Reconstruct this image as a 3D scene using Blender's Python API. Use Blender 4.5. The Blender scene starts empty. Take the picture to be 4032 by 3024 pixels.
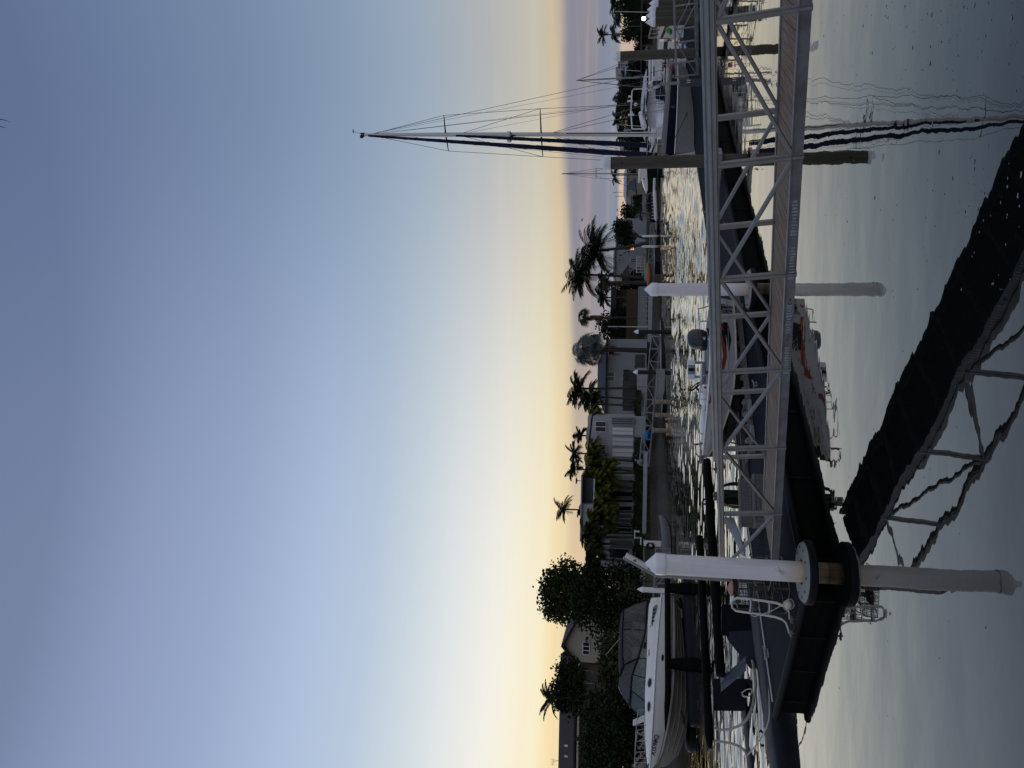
import bpy, math, random
from mathutils import Vector as V, Matrix
R = random.Random(7)
# sky colours measured from the photograph by elevation in degrees: G beside the afterglow, M away from it, B behind the camera
SKY_G = [(0, (236, 196, 160)), (3, (252, 222, 160)), (4.4, (254, 234, 176)), (6, (255, 244, 209)), (7.6, (255, 247, 222)), (9.3, (250, 247, 237)), (12.5, (232, 236, 237)), (15, (212, 223, 230)), (18.4, (190, 206, 226)), (22, (179, 197, 225)), (28, (157, 173, 207)), (33.6, (144, 159, 194)), (39, (121, 136, 168)), (60, (100, 116, 150))]
SKY_M = [(0, (205, 180, 166)), (5.6, (208, 194, 166)), (6.9, (198, 193, 178)), (8.5, (191, 190, 183)), (10, (182, 184, 184)), (12, (171, 179, 188)), (15, (157, 173, 191)), (20, (137, 157, 183)), (26, (121, 142, 172)), (31, (114, 132, 164)), (35, (106, 124, 159)), (39, (99, 116, 152)), (60, (84, 100, 136))]
SKY_B = [(0, (192, 186, 190)), (10, (190, 193, 205)), (30, (182, 190, 208)), (60, (160, 172, 196))]
scn = bpy.context.scene
COL = scn.collection
# ---------------------------------------------------------------- camera geometry (photo is turned on its side)
F, TH, RO, H = 3028.0, math.atan(474/3028), 0.02, 3.6
def ray(x, y):
    r = 1512-y; d = x-2016
    r2 = r*math.cos(RO)+d*math.sin(RO); d2 = -r*math.sin(RO)+d*math.cos(RO)
    return V((r2, F*math.cos(TH)+d2*math.sin(TH), F*math.sin(TH)-d2*math.cos(TH)))
def P(x, y, Y):
    a = ray(x, y); return V((0, 0, H))+a*(Y/a.y)
def onz(x, y, z):
    a = ray(x, y); return V((0, 0, H))+a*((z-H)/a.z)
def lin(c):
    return tuple((v/255/12.92 if v/255 <= .04045 else ((v/255+.055)/1.055)**2.4) for v in c)+(1,)
# ---------------------------------------------------------------- materials
def nd(nt, t, **k):
    n = nt.nodes.new(t)
    for a, b in k.items(): setattr(n, a, b)
    return n
MATS = {}
def mat(name, col, rough=.6, metal=0., var=.2, scale=4., bump=0., spec=.25, stretch=(1, 1, 1), alpha=1., coat=0., trans=0., detail=5.):
    m = bpy.data.materials.new(name); m.use_nodes = True; nt = m.node_tree
    b = nt.nodes['Principled BSDF']; L = nt.links
    c = col if len(col) == 4 else tuple(col)+(1,)
    tc = nd(nt, 'ShaderNodeTexCoord'); mp = nd(nt, 'ShaderNodeMapping'); mp.inputs['Scale'].default_value = stretch
    L.new(tc.outputs['Object'], mp.inputs[0])
    no = nd(nt, 'ShaderNodeTexNoise'); no.inputs['Scale'].default_value = scale; no.inputs['Detail'].default_value = detail; no.inputs['Roughness'].default_value = .6
    L.new(mp.outputs[0], no.inputs[0])
    rp = nd(nt, 'ShaderNodeMapRange'); rp.inputs[1].default_value = .3; rp.inputs[2].default_value = .7
    rp.inputs[3].default_value = 1-var; rp.inputs[4].default_value = 1+var
    L.new(no.outputs['Fac'], rp.inputs[0])
    mx = nd(nt, 'ShaderNodeVectorMath', operation='SCALE'); mx.inputs[0].default_value = c[:3]
    L.new(rp.outputs[0], mx.inputs['Scale']); L.new(mx.outputs[0], b.inputs['Base Color'])
    rr = nd(nt, 'ShaderNodeMapRange'); rr.inputs[3].default_value = max(.02, rough-.1); rr.inputs[4].default_value = min(1, rough+.1)
    L.new(no.outputs['Fac'], rr.inputs[0]); L.new(rr.outputs[0], b.inputs['Roughness'])
    b.inputs['Metallic'].default_value = metal; b.inputs['Specular IOR Level'].default_value = spec
    b.inputs['Coat Weight'].default_value = coat; b.inputs['Alpha'].default_value = alpha; b.inputs['Transmission Weight'].default_value = trans
    if bump:
        bp = nd(nt, 'ShaderNodeBump'); bp.inputs['Strength'].default_value = 1; bp.inputs['Distance'].default_value = bump
        L.new(no.outputs['Fac'], bp.inputs['Height']); L.new(bp.outputs[0], b.inputs['Normal'])
    MATS[name] = m
    return m
def over(m, mask_builder, col, rough=None):
    """lay a second colour over a material where mask_builder(nt) gives 1"""
    nt = m.node_tree; b = nt.nodes['Principled BSDF']
    src = b.inputs['Base Color'].links[0].from_socket
    mix = nd(nt, 'ShaderNodeMix', data_type='RGBA'); fac = mask_builder(nt)
    nt.links.new(fac, mix.inputs[0]); nt.links.new(src, mix.inputs[6]); mix.inputs[7].default_value = tuple(col)+(1,)
    nt.links.new(mix.outputs[2], b.inputs['Base Color'])
def zmask(z0, z1, noise=.3, scale=6, gain=1.):
    def f(nt):
        tc = nd(nt, 'ShaderNodeTexCoord'); sp = nd(nt, 'ShaderNodeSeparateXYZ'); nt.links.new(tc.outputs['Object'], sp.inputs[0])
        no = nd(nt, 'ShaderNodeTexNoise'); no.inputs['Scale'].default_value = scale; no.inputs['Detail'].default_value = 6
        mp = nd(nt, 'ShaderNodeMapping'); mp.inputs['Scale'].default_value = (1, 1, .35); nt.links.new(tc.outputs['Object'], mp.inputs[0]); nt.links.new(mp.outputs[0], no.inputs[0])
        a = nd(nt, 'ShaderNodeMath', operation='MULTIPLY_ADD'); a.inputs[1].default_value = noise; nt.links.new(no.outputs['Fac'], a.inputs[0]); nt.links.new(sp.outputs['Z'], a.inputs[2])
        r = nd(nt, 'ShaderNodeMapRange'); r.inputs[1].default_value = z0+noise*.5; r.inputs[2].default_value = z1+noise*.5; r.inputs[3].default_value = gain; r.inputs[4].default_value = 0
        nt.links.new(a.outputs[0], r.inputs[0]); return r.outputs[0]
    return f
def wavemask(axis, scale, lo, hi, dist=0.):
    def f(nt):
        tc = nd(nt, 'ShaderNodeTexCoord'); w = nd(nt, 'ShaderNodeTexWave', bands_direction=axis); w.inputs['Scale'].default_value = scale; w.inputs['Distortion'].default_value = dist
        nt.links.new(tc.outputs['Object'], w.inputs[0])
        r = nd(nt, 'ShaderNodeMapRange'); r.inputs[1].default_value = lo; r.inputs[2].default_value = hi; nt.links.new(w.outputs['Fac'], r.inputs[0]); return r.outputs[0]
    return f
pvc = mat('white_pvc', (.80, .81, .84), .45, var=.05, scale=3)
over(pvc, zmask(.56, 1.0, .3, 4, .85), (.42, .29, .10))
over(pvc, zmask(.16, .56, .35, 8, 1.), (.032, .021, .009))
def streakmask(lo, hi, gain, sc=9.):
    def f(nt):
        tc = nd(nt, 'ShaderNodeTexCoord'); mp = nd(nt, 'ShaderNodeMapping'); mp.inputs['Scale'].default_value = (1, 1, .045); nt.links.new(tc.outputs['Object'], mp.inputs[0])
        no = nd(nt, 'ShaderNodeTexNoise'); no.inputs['Scale'].default_value = sc; no.inputs['Detail'].default_value = 5; no.inputs['Roughness'].default_value = .7; nt.links.new(mp.outputs[0], no.inputs[0])
        r = nd(nt, 'ShaderNodeMapRange'); r.inputs[1].default_value = lo; r.inputs[2].default_value = hi; r.inputs[4].default_value = gain; nt.links.new(no.outputs['Fac'], r.inputs[0]); return r.outputs[0]
    return f
over(pvc, streakmask(.52, .72, .45), (.50, .47, .41))
pvcplain = mat('white_cap_plastic', (.74, .76, .80), .4, var=.04)
brownpile = mat('weathered_brown_pile', (.085, .079, .064), .85, var=.25, scale=2.5, stretch=(3, 3, .4), bump=.004)
darkpile = mat('dark_timber_pile', (.028, .025, .023), .85, var=.3, scale=3, stretch=(4, 4, .4), bump=.006)
stainpile = mat('stained_concrete_pile', (.3, .26, .2), .8, var=.35, scale=2)
alu = mat('mill_aluminium', (.22, .228, .24), .45, .45, var=.14, scale=5, stretch=(1, 1, 1))
alu2 = mat('scuffed_aluminium_channel', (.16, .168, .185), .5, .4, var=.3, scale=3)
steel = mat('stainless_tube', (.42, .42, .41), .35, .7, var=.1)
galv = mat('galvanised_frame', (.14, .14, .14), .6, .4, var=.25, scale=6)
timber = mat('oiled_timber_plank', (.15, .103, .074), .7, var=.6, scale=2.2, stretch=(10, .7, 1), bump=.002, detail=8)
rubber = mat('black_rubber', (.0035, .0038, .004), .75, var=.4, scale=5, bump=.004, spec=.06)
poly = mat('dark_blue_polyethylene', (.007, .009, .014), .55, var=.3, scale=4, bump=.003, spec=.12)
over(poly, zmask(-.05, .2, .25, 9, .7), (.012, .011, .009))
deckm = mat('blue_grey_deck_carpet', (.013, .0155, .022), .95, var=.35, scale=14, bump=.004, detail=9, spec=.05)
edgem = mat('dock_edge_rubber', (.009, .010, .014), .65, var=.3, scale=6, spec=.12)
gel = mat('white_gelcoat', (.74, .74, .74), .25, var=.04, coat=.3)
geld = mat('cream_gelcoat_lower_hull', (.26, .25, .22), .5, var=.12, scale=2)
gelgrey = mat('warm_grey_topsides', (.26, .265, .275), .35, var=.06)
navy = mat('navy_paint', (.004, .006, .022), .35, var=.1, coat=.3)
navycloth = mat('navy_canvas', (.008, .010, .034), .9, var=.25, scale=10)
blackcloth = mat('black_canvas', (.008, .0085, .011), .9, var=.25, scale=8)
greycloth = mat('charcoal_canvas', (.018, .02, .026), .9, var=.2, scale=8)
red = mat('red_stripe', (.20, .025, .02), .35, var=.05)
black = mat('black_plastic', (.006, .006, .008), .45, var=.1, spec=.15)
cowl = mat('dark_blue_grey_cowling', (.012, .019, .027), .22, var=.1, coat=.4)
vinylw = mat('pale_grey_vinyl', (.55, .56, .6), .5, var=.05)
vinylg = mat('mid_grey_vinyl', (.16, .17, .19), .5, var=.05)
rope = mat('weathered_white_rope', (.42, .41, .36), .9, var=.2, scale=40)
hosem = mat('beige_hose', (.21, .19, .16), .6, var=.15)
hoseg = mat('dark_green_hose', (.008, .03, .022), .4, var=.2)
buoyw = mat('chalky_white_buoy', (.62, .6, .54), .7, var=.15, scale=8)
stepm = mat('grey_moulded_plastic', (.11, .108, .108), .65, var=.08)
wire = mat('rusty_mesh', (.025, .019, .016), .9, var=.5, scale=12)
ropered = mat('red_brown_line', (.11, .03, .02), .9, var=.3)
glassd = mat('dark_window_glass', (.006, .007, .009), .12, var=.1, spec=.3)
glasscur = mat('curtained_window', (.075, .08, .085), .25, var=.35, scale=.8, stretch=(6, 6, .3))
glasst = mat('tinted_windscreen', (.05, .085, .085), .08, var=.1, alpha=.78, spec=.8)
clearv = mat('clear_vinyl_panel', (.055, .062, .075), .12, var=.15, scale=.6, alpha=.62, spec=.5)
wallw = mat('white_render', (.33, .34, .355), .85, var=.07, scale=.6)
wallg = mat('grey_render', (.28, .29, .31), .85, var=.06, scale=.6)
clad = mat('dark_grey_cladding', (.045, .05, .06), .8, var=.1)
over(clad, wavemask('Z', 1.6, .0, .25), (.055, .062, .075))
wallc = mat('cream_weatherboard', (.36, .335, .27), .8, var=.06)
over(wallc, wavemask('Z', 2.4, .8, .95), (.34, .31, .25))
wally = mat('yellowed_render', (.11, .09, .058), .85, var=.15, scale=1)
wallbr = mat('brown_timber_wall', (.06, .042, .028), .8, var=.2)
tile = mat('brown_roof_tile', (.03, .019, .016), .8, var=.3, scale=6)
over(tile, wavemask('Z', 3.2, .6, .9), (.028, .017, .014))
rooft = mat('charcoal_roof', (.035, .04, .05), .7, var=.15)
roofg = mat('grey_metal_roof', (.13, .14, .155), .6, var=.12, scale=1)
roofp = mat('pale_metal_roof', (.34, .36, .38), .6, var=.08)
fencet = mat('weathered_timber_fence', (.042, .041, .038), .85, var=.3, scale=1.2, stretch=(3, 3, .3))
stone = mat('grey_block_seawall', (.06, .052, .048), .9, var=.35, scale=3, bump=.03)
rock = mat('pebbled_revetment', (.07, .065, .06), .95, var=.35, scale=2, bump=.05)
conc = mat('pale_concrete', (.25, .25, .245), .85, var=.12, scale=2)
grass = mat('clipped_grass', (.025, .042, .010), .95, var=.35, scale=3, bump=.03)
soil = mat('dry_ground', (.05, .047, .035), .95, var=.3, scale=.3)
lf_dark = mat('dark_evergreen_leaf', (.016, .024, .013), .8, var=.5, scale=.8, spec=.06)
lf_mid = mat('mid_green_leaf', (.028, .038, .014), .8, var=.5, scale=.9, spec=.06)
lf_olive = mat('olive_leaf', (.040, .042, .021), .8, var=.5, scale=1, spec=.06)
lf_gold = mat('golden_cane_leaf', (.088, .096, .018), .75, var=.5, scale=.8, spec=.06)
lf_palm = mat('palm_leaf', (.026, .034, .019), .75, var=.5, scale=.8, spec=.06)
lf_silver = mat('silver_green_fan_leaf', (.075, .092, .085), .8, var=.45, scale=1, spec=.06)
lf_dead = mat('dead_palm_skirt', (.085, .05, .032), .9, var=.4, scale=2)
bark = mat('grey_bark', (.04, .036, .032), .9, var=.35, scale=3, stretch=(1, 1, 4), bump=.02)
barkpale = mat('pale_palm_trunk', (.06, .056, .05), .9, var=.3, scale=3, stretch=(1, 1, 5), bump=.01)
whitep = mat('white_paint', (.66, .66, .65), .6, var=.06)
teal = mat('teal_plastic', (.07, .30, .25), .4, var=.05)
orange = mat('orange_brown_plastic', (.42, .13, .05), .4, var=.1)
bluetarp = mat('bright_blue_tarp', (.01, .14, .42), .5, var=.15)
greenp = mat('lime_green_plastic', (.06, .30, .04), .45, var=.05)
pink = mat('coral_pink_buoy', (.30, .08, .075), .5, var=.05)
umbm = mat('brown_umbrella_canvas', (.075, .06, .052), .9, var=.15)
woody = mat('honey_timber', (.33, .20, .08), .6, var=.2)
glow = bpy.data.materials.new('lamp_glow'); glow.use_nodes = True
def emis(m, c, s):
    nt = m.node_tree; b = nt.nodes['Principled BSDF']; b.inputs['Emission Color'].default_value = c; b.inputs['Emission Strength'].default_value = s
emis(glow, (1, .97, .9, 1), 14)
glowo = bpy.data.materials.new('warm_room_light'); glowo.use_nodes = True; emis(glowo, (1, .42, .14, 1), .9)
# ---------------------------------------------------------------- mesh builder
class B:
    def __init__(s): s.v = []; s.f = []; s.m = []
    def add(s, vs, fs, mi=0):
        o = len(s.v); s.v += [tuple(p) for p in vs]; s.f += [tuple(i+o for i in f) for f in fs]; s.m += [mi]*len(fs); return s
    def hexa(s, a, b, c, d, e, f, g, h, mi=0):      # bottom abcd, top efgh
        return s.add([a, b, c, d, e, f, g, h], [(3, 2, 1, 0), (4, 5, 6, 7), (0, 1, 5, 4), (1, 2, 6, 5), (2, 3, 7, 6), (3, 0, 4, 7)], mi)
    def box(s, x0, x1, y0, y1, z0, z1, mi=0):
        return s.hexa((x0, y0, z0), (x1, y0, z0), (x1, y1, z0), (x0, y1, z0), (x0, y0, z1), (x1, y0, z1), (x1, y1, z1), (x0, y1, z1), mi)
    def bar(s, p, q, w, h, up=(0, 0, 1), mi=0):
        p, q = V(p), V(q); d = (q-p).normalized(); u = V(up)
        if abs(d.dot(u)) > .98: u = V((0, 1, 0))
        a = d.cross(u).normalized(); b = a.cross(d).normalized(); a *= w/2; b *= h/2
        return s.hexa(p-a-b, p+a-b, q+a-b, q-a-b, p-a+b, p+a+b, q+a+b, q-a+b, mi)
    def tube(s, pts, r, n=8, mi=0, cap=True):
        pts = [V(p) for p in pts]; k = len(pts); rs = r if isinstance(r, (list, tuple)) else [r]*k
        o = len(s.v); a = None
        for i, p in enumerate(pts):
            d = (pts[min(i+1, k-1)]-pts[max(i-1, 0)]).normalized()
            if a is None:
                u = V((0, 0, 1)) if abs(d.z) < .9 else V((0, 1, 0)); a = d.cross(u).normalized()
            else: a = (a-d*a.dot(d)).normalized()
            b = d.cross(a)
            for j in range(n):
                t = 2*math.pi*j/n; s.v.append(tuple(p+a*(rs[i]*math.cos(t))+b*(rs[i]*math.sin(t))))
        for i in range(k-1):
            for j in range(n):
                s.f.append((o+i*n+j, o+i*n+(j+1) % n, o+(i+1)*n+(j+1) % n, o+(i+1)*n+j)); s.m.append(mi)
        if cap:
            s.f.append(tuple(o+j for j in reversed(range(n)))); s.m.append(mi)
            s.f.append(tuple(o+(k-1)*n+j for j in range(n))); s.m.append(mi)
        return s
    def lathe(s, prof, n=20, c=(0, 0, 0), mi=0):
        c = V(c); o = len(s.v)
        for r, z in prof:
            for j in range(n):
                t = 2*math.pi*j/n; s.v.append(tuple(c+V((r*math.cos(t), r*math.sin(t), z))))
        for i in range(len(prof)-1):
            for j in range(n):
                s.f.append((o+i*n+j, o+i*n+(j+1) % n, o+(i+1)*n+(j+1) % n, o+(i+1)*n+j)); s.m.append(mi)
        s.f.append(tuple(o+j for j in reversed(range(n)))); s.m.append(mi)
        s.f.append(tuple(o+(len(prof)-1)*n+j for j in range(n))); s.m.append(mi); return s
    def extr(s, poly, d, mi=0):
        poly = [V(p) for p in poly]; d = V(d); n = len(poly); o = len(s.v)
        s.v += [tuple(p) for p in poly]+[tuple(p+d) for p in poly]
        s.f.append(tuple(o+i for i in reversed(range(n)))); s.f.append(tuple(o+n+i for i in range(n)))
        for i in range(n): s.f.append((o+i, o+(i+1) % n, o+n+(i+1) % n, o+n+i))
        s.m += [mi]*(n+2); return s
    def loft(s, secs, mi=0, cap=True, ring=False):
        o = len(s.v); n = len(secs[0])
        for q in secs: s.v += [tuple(p) for p in q]
        m = n if ring else n-1
        for i in range(len(secs)-1):
            for j in range(m):
                s.f.append((o+i*n+j, o+i*n+(j+1) % n, o+(i+1)*n+(j+1) % n, o+(i+1)*n+j)); s.m.append(mi)
        if cap:
            s.f.append(tuple(o+j for j in reversed(range(n)))); s.f.append(tuple(o+(len(secs)-1)*n+j for j in range(n))); s.m += [mi]*2
        return s
    def ball(s, c, r, nu=14, nv=8, mi=0):
        c = V(c); r = r if isinstance(r, tuple) else (r, r, r); secs = []
        for i in range(nv+1):
            t = math.pi*(i/nv)*.98+.01*math.pi
            secs.append([c+V((r[0]*math.sin(t)*math.cos(2*math.pi*j/nu), r[1]*math.sin(t)*math.sin(2*math.pi*j/nu), -r[2]*math.cos(t))) for j in range(nu)])
        return s.loft(secs, mi, True, True)
    def tri(s, a, b, c, mi=0): return s.add([a, b, c], [(0, 1, 2)], mi)
    def quad(s, a, b, c, d, mi=0): return s.add([a, b, c, d], [(0, 1, 2, 3)], mi)
def mesh(name, b, mats, smooth=True):
    me = bpy.data.meshes.new(name); me.from_pydata(b.v, [], b.f)
    for m in (mats if isinstance(mats, (list, tuple)) else [mats]): me.materials.append(m)
    if isinstance(mats, (list, tuple)) and len(mats) > 1: me.polygons.foreach_set('material_index', b.m)
    if smooth:
        me.polygons.foreach_set('use_smooth', [True]*len(me.polygons))
        try: me.set_sharp_from_angle(angle=math.radians(38))
        except Exception: pass
    me.update(); return me
def rootof(o):
    while o.parent: o = o.parent
    return o
def part(name, b, mats, parent=None, world=True, smooth=True, label=None, bevel=0, stuff=False):
    """one mesh object; geometry is given in world coordinates (world=True) or in the thing's own frame"""
    if parent is not None and world:
        r = rootof(parent); mi = (Matrix.Translation(r.location) @ Matrix.Rotation(r.rotation_euler.z, 4, 'Z')).inverted()
        b.v = [tuple(mi @ V(p)) for p in b.v]
    o = bpy.data.objects.new(name, mesh(name, b, mats, smooth)); COL.objects.link(o)
    if parent is not None: o.parent = parent
    if label: o['label'] = label
    if stuff: o['kind'] = 'stuff'
    if bevel:
        md = o.modifiers.new('Bevel', 'BEVEL'); md.width = bevel; md.segments = 2; md.limit_method = 'ANGLE'
    return o
def tag(o, label, cat, group=None):
    o['label'] = label; o['category'] = cat
    if group: o['group'] = group
    return o
def thing(name, label, cat, loc=(0, 0, 0), rz=0., group=None):
    o = bpy.data.objects.new(name, None); COL.objects.link(o); o.location = loc; o.rotation_euler = (0, 0, rz); o.empty_display_size = .2
    return tag(o, label, cat, group)
def single(name, b, mats, label, cat, group=None, loc=None, **k):
    """a thing that is one mesh; its origin goes to its base"""
    if loc is None:
        xs = [p[0] for p in b.v]; ys = [p[1] for p in b.v]; zs = [p[2] for p in b.v]
        loc = ((min(xs)+max(xs))/2, (min(ys)+max(ys))/2, min(zs))
    L = V(loc); b.v = [tuple(V(p)-L) for p in b.v]
    o = part(name, b, mats, None, **k); o.location = L
    return tag(o, label, cat, group)
def struct(name, b, m, smooth=False):
    o = part(name, b, m, None, smooth=smooth); o['kind'] = 'structure'; return o
def copy_tree(o, parent=None):
    c = o.copy(); COL.objects.link(c)
    if parent is not None: c.parent = parent
    for ch in list(o.children): copy_tree(ch, c)
    return c
def textmesh(name, s, size, M4, m, parent, ext=.002):
    cu = bpy.data.curves.new(name, 'FONT'); cu.body = s; cu.size = size; cu.extrude = ext; cu.align_x = 'LEFT'; cu.offset = size*.012
    to = bpy.data.objects.new('t', cu); COL.objects.link(to); dg = bpy.context.evaluated_depsgraph_get()
    me = bpy.data.meshes.new_from_object(to.evaluated_get(dg)); bpy.data.objects.remove(to)
    r = rootof(parent); mi = (Matrix.Translation(r.location) @ Matrix.Rotation(r.rotation_euler.z, 4, 'Z')).inverted()
    me.transform(mi @ M4); me.materials.clear(); me.materials.append(m)
    o = bpy.data.objects.new(name, me); COL.objects.link(o); o.parent = parent; return o
ORD = 'first second third fourth fifth sixth seventh eighth ninth tenth eleventh twelfth thirteenth fourteenth fifteenth sixteenth seventeenth eighteenth'.split()
# ---------------------------------------------------------------- camera
cam = bpy.data.cameras.new('camera'); co = bpy.data.objects.new('camera', cam); COL.objects.link(co); scn.camera = co
cam.sensor_fit = 'HORIZONTAL'; cam.sensor_width = 36; cam.lens = 36*F/4032; cam.clip_end = 6000; cam.clip_start = .1
Rv, Uv, Fv = V((1, 0, 0)), V((0, -math.sin(TH), math.cos(TH))), V((0, math.cos(TH), math.sin(TH)))
ax_right = Rv*math.cos(RO)+Uv*math.sin(RO); ax_down = Rv*math.sin(RO)-Uv*math.cos(RO)
m3 = Matrix((ax_down, ax_right, -Fv)).transposed()
co.matrix_world = Matrix.Translation((0, 0, H)) @ m3.to_4x4()
# ---------------------------------------------------------------- dusk sky
w = bpy.data.worlds.new('World'); scn.world = w; w.use_nodes = True; nt = w.node_tree; nt.nodes.clear(); L = nt.links
GA = math.radians(-44)                                    # azimuth of the afterglow (left of the view axis)
def mth(op, a, b=None, c=None, clamp=False):
    n = nd(nt, 'ShaderNodeMath', operation=op); n.use_clamp = clamp
    for i, q in enumerate((a, b, c)):
        if q is None: continue
        if isinstance(q, (int, float)): n.inputs[i].default_value = q
        else: L.new(q, n.inputs[i])
    return n.outputs[0]
def mrange(x, a, b, c=0, d=1, smooth=True):
    n = nd(nt, 'ShaderNodeMapRange'); n.interpolation_type = 'SMOOTHSTEP' if smooth else 'LINEAR'
    for i, q in enumerate((x, a, b, c, d)):
        if isinstance(q, (int, float)): n.inputs[i].default_value = q
        else: L.new(q, n.inputs[i])
    return n.outputs[0]
def mixc(f, a, b):
    n = nd(nt, 'ShaderNodeMix', data_type='RGBA')
    if isinstance(f, (int, float)): n.inputs[0].default_value = f
    else: L.new(f, n.inputs[0])
    for i, q in ((6, a), (7, b)):
        if isinstance(q, tuple): n.inputs[i].default_value = q
        else: L.new(q, n.inputs[i])
    return n.outputs[2]
def ramp(x, stops):
    n = nd(nt, 'ShaderNodeValToRGB'); L.new(x, n.inputs[0]); cr = n.color_ramp; cr.interpolation = 'LINEAR'
    while len(cr.elements) < len(stops): cr.elements.new(.5)
    for e, (p, c) in zip(cr.elements, stops): e.position = p/60; e.color = lin(c)
    return n.outputs[0]
geo = nd(nt, 'ShaderNodeTexCoord'); sp = nd(nt, 'ShaderNodeSeparateXYZ'); L.new(geo.outputs['Generated'], sp.inputs[0])
X, Y_, Z = sp.outputs
elev = mth('MULTIPLY', mth('ARCSINE', Z), 180/math.pi)
az = mth('MULTIPLY', mth('ARCTAN2', X, Y_), 180/math.pi)
hl = mth('SQRT', mth('ADD', mth('MULTIPLY', X, X), mth('ADD', mth('MULTIPLY', Y_, Y_), 1e-6)))
cosA = mth('DIVIDE', mth('ADD', mth('MULTIPLY', X, math.sin(GA)), mth('MULTIPLY', Y_, math.cos(GA))), hl)
t = mth('DIVIDE', elev, 60, clamp=True)
rampG = ramp(t, SKY_G); rampM = ramp(t, SKY_M); rampB = ramp(t, SKY_B)
front = mixc(mrange(cosA, .36, .96), rampM, rampG)
# horizon cloud bank
cv = nd(nt, 'ShaderNodeCombineXYZ'); L.new(mth('MULTIPLY', az, .07), cv.inputs[0]); L.new(mth('MULTIPLY', elev, .5), cv.inputs[1])
n1 = nd(nt, 'ShaderNodeTexNoise'); n1.inputs['Scale'].default_value = 1; n1.inputs['Detail'].default_value = 4; L.new(cv.outputs[0], n1.inputs[0])
cv2 = nd(nt, 'ShaderNodeCombineXYZ'); L.new(mth('MULTIPLY', az, .035), cv2.inputs[0]); L.new(mth('MULTIPLY', elev, .9), cv2.inputs[1]); cv2.inputs[2].default_value = 4.2
n2 = nd(nt, 'ShaderNodeTexNoise'); n2.inputs['Scale'].default_value = 1; n2.inputs['Detail'].default_value = 5; L.new(cv2.outputs[0], n2.inputs[0])
top = mth('ADD', mrange(az, -2, 22, 4.75, 5.35), mth('MULTIPLY', mth('SUBTRACT', n1.outputs['Fac'], .5), 1.1))
m_top = mth('SUBTRACT', 1, mrange(mth('SUBTRACT', elev, top), -.75, .40))
m_bot = mrange(mth('ADD', elev, mth('MULTIPLY', n1.outputs['Fac'], .12)), 1.2, 1.45)
fr = mrange(az, -20, 12)                                   # the bank thins out towards the afterglow
grey = mixc(mrange(elev, 1.4, 3.4), lin((126, 141, 163)), lin((138, 138, 153)))
grey = mixc(mth('MULTIPLY', mrange(n2.outputs['Fac'], .5, .68), .55), grey, lin((164, 147, 152)))
cloudc = mixc(fr, lin((222, 192, 166)), grey)
lit = mth('MULTIPLY', mrange(mth('SUBTRACT', elev, top), -.1, .15), mth('SUBTRACT', 1, mrange(mth('SUBTRACT', elev, top), .15, 1.5)))
front = mixc(mth('MULTIPLY', lit, .40), front, mixc(fr, lin((252, 216, 160)), lin((212, 188, 160))))
front = mixc(mth('MULTIPLY', mth('MULTIPLY', m_top, m_bot), mth('ADD', .55, mth('MULTIPLY', fr, .42))), front, cloudc)
# faint high streaks
front = mixc(mth('MULTIPLY', mth('MULTIPLY', mrange(n2.outputs['Fac'], .45, .75), .10), mrange(elev, 14, 8)), front, lin((236, 226, 214)))
skyc = mixc(mrange(cosA, .30, -.35), front, rampB)
skyc = mixc(mrange(elev, 45, 75), skyc, rampB)
skyc = mixc(mrange(elev, 0, -2), skyc, (.05, .055, .06, 1))
ns = nd(nt, 'ShaderNodeTexSky'); ns.sky_type = 'NISHITA'; ns.sun_disc = False; ns.sun_elevation = math.radians(1.0); ns.sun_rotation = GA
bg1 = nd(nt, 'ShaderNodeBackground'); bg2 = nd(nt, 'ShaderNodeBackground'); L.new(skyc, bg1.inputs[0]); L.new(ns.outputs[0], bg2.inputs[0])
bg1.inputs[1].default_value = 1; bg2.inputs[1].default_value = .05
ms = nd(nt, 'ShaderNodeMixShader'); ms.inputs[0].default_value = .06; L.new(bg1.outputs[0], ms.inputs[1]); L.new(bg2.outputs[0], ms.inputs[2])
wo = nd(nt, 'ShaderNodeOutputWorld'); L.new(ms.outputs[0], wo.inputs[0])
sl = bpy.data.lights.new('sun', 'SUN'); sl.energy = .25; sl.angle = math.radians(12); sl.color = (1, .78, .5)
so = bpy.data.objects.new('sun', sl); COL.objects.link(so)
sd = V((math.sin(GA)*math.cos(.06), math.cos(GA)*math.cos(.06), math.sin(.06)))
so.rotation_euler = sd.to_track_quat('Z', 'Y').to_euler()
vs = scn.view_settings; vs.view_transform = 'Standard'; vs.look = 'None'; vs.exposure = 0; vs.gamma = 1
scn.cycles.use_denoising = True; scn.cycles.max_bounces = 8; scn.cycles.transparent_max_bounces = 12; scn.cycles.caustics_reflective = False
scn.cycles.use_adaptive_sampling = True; scn.cycles.adaptive_threshold = .015
# ================================================================= WATER AND LAND
wm = bpy.data.materials.new('dusk_water'); wm.use_nodes = True; nt = wm.node_tree; nt.nodes.clear(); L = nt.links
tc = nd(nt, 'ShaderNodeTexCoord')
def wnoise(sx, sy, sc, det=3, rot=0.):
    mp = nd(nt, 'ShaderNodeMapping'); mp.inputs['Scale'].default_value = (sx, sy, 1); mp.inputs['Rotation'].default_value = (0, 0, rot); L.new(tc.outputs['Object'], mp.inputs[0])
    n = nd(nt, 'ShaderNodeTexNoise'); n.inputs['Scale'].default_value = sc; n.inputs['Detail'].default_value = det; L.new(mp.outputs[0], n.inputs[0]); return n.outputs['Fac']
sp = nd(nt, 'ShaderNodeSeparateXYZ'); L.new(tc.outputs['Object'], sp.inputs[0])
shelter = mth('ADD', mth('MULTIPLY', mth('ADD', sp.outputs[0], 3.46), -.79), mth('MULTIPLY', mth('SUBTRACT', sp.outputs[1], 14.18), .613))   # the dock keeps the near side calm
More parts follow.
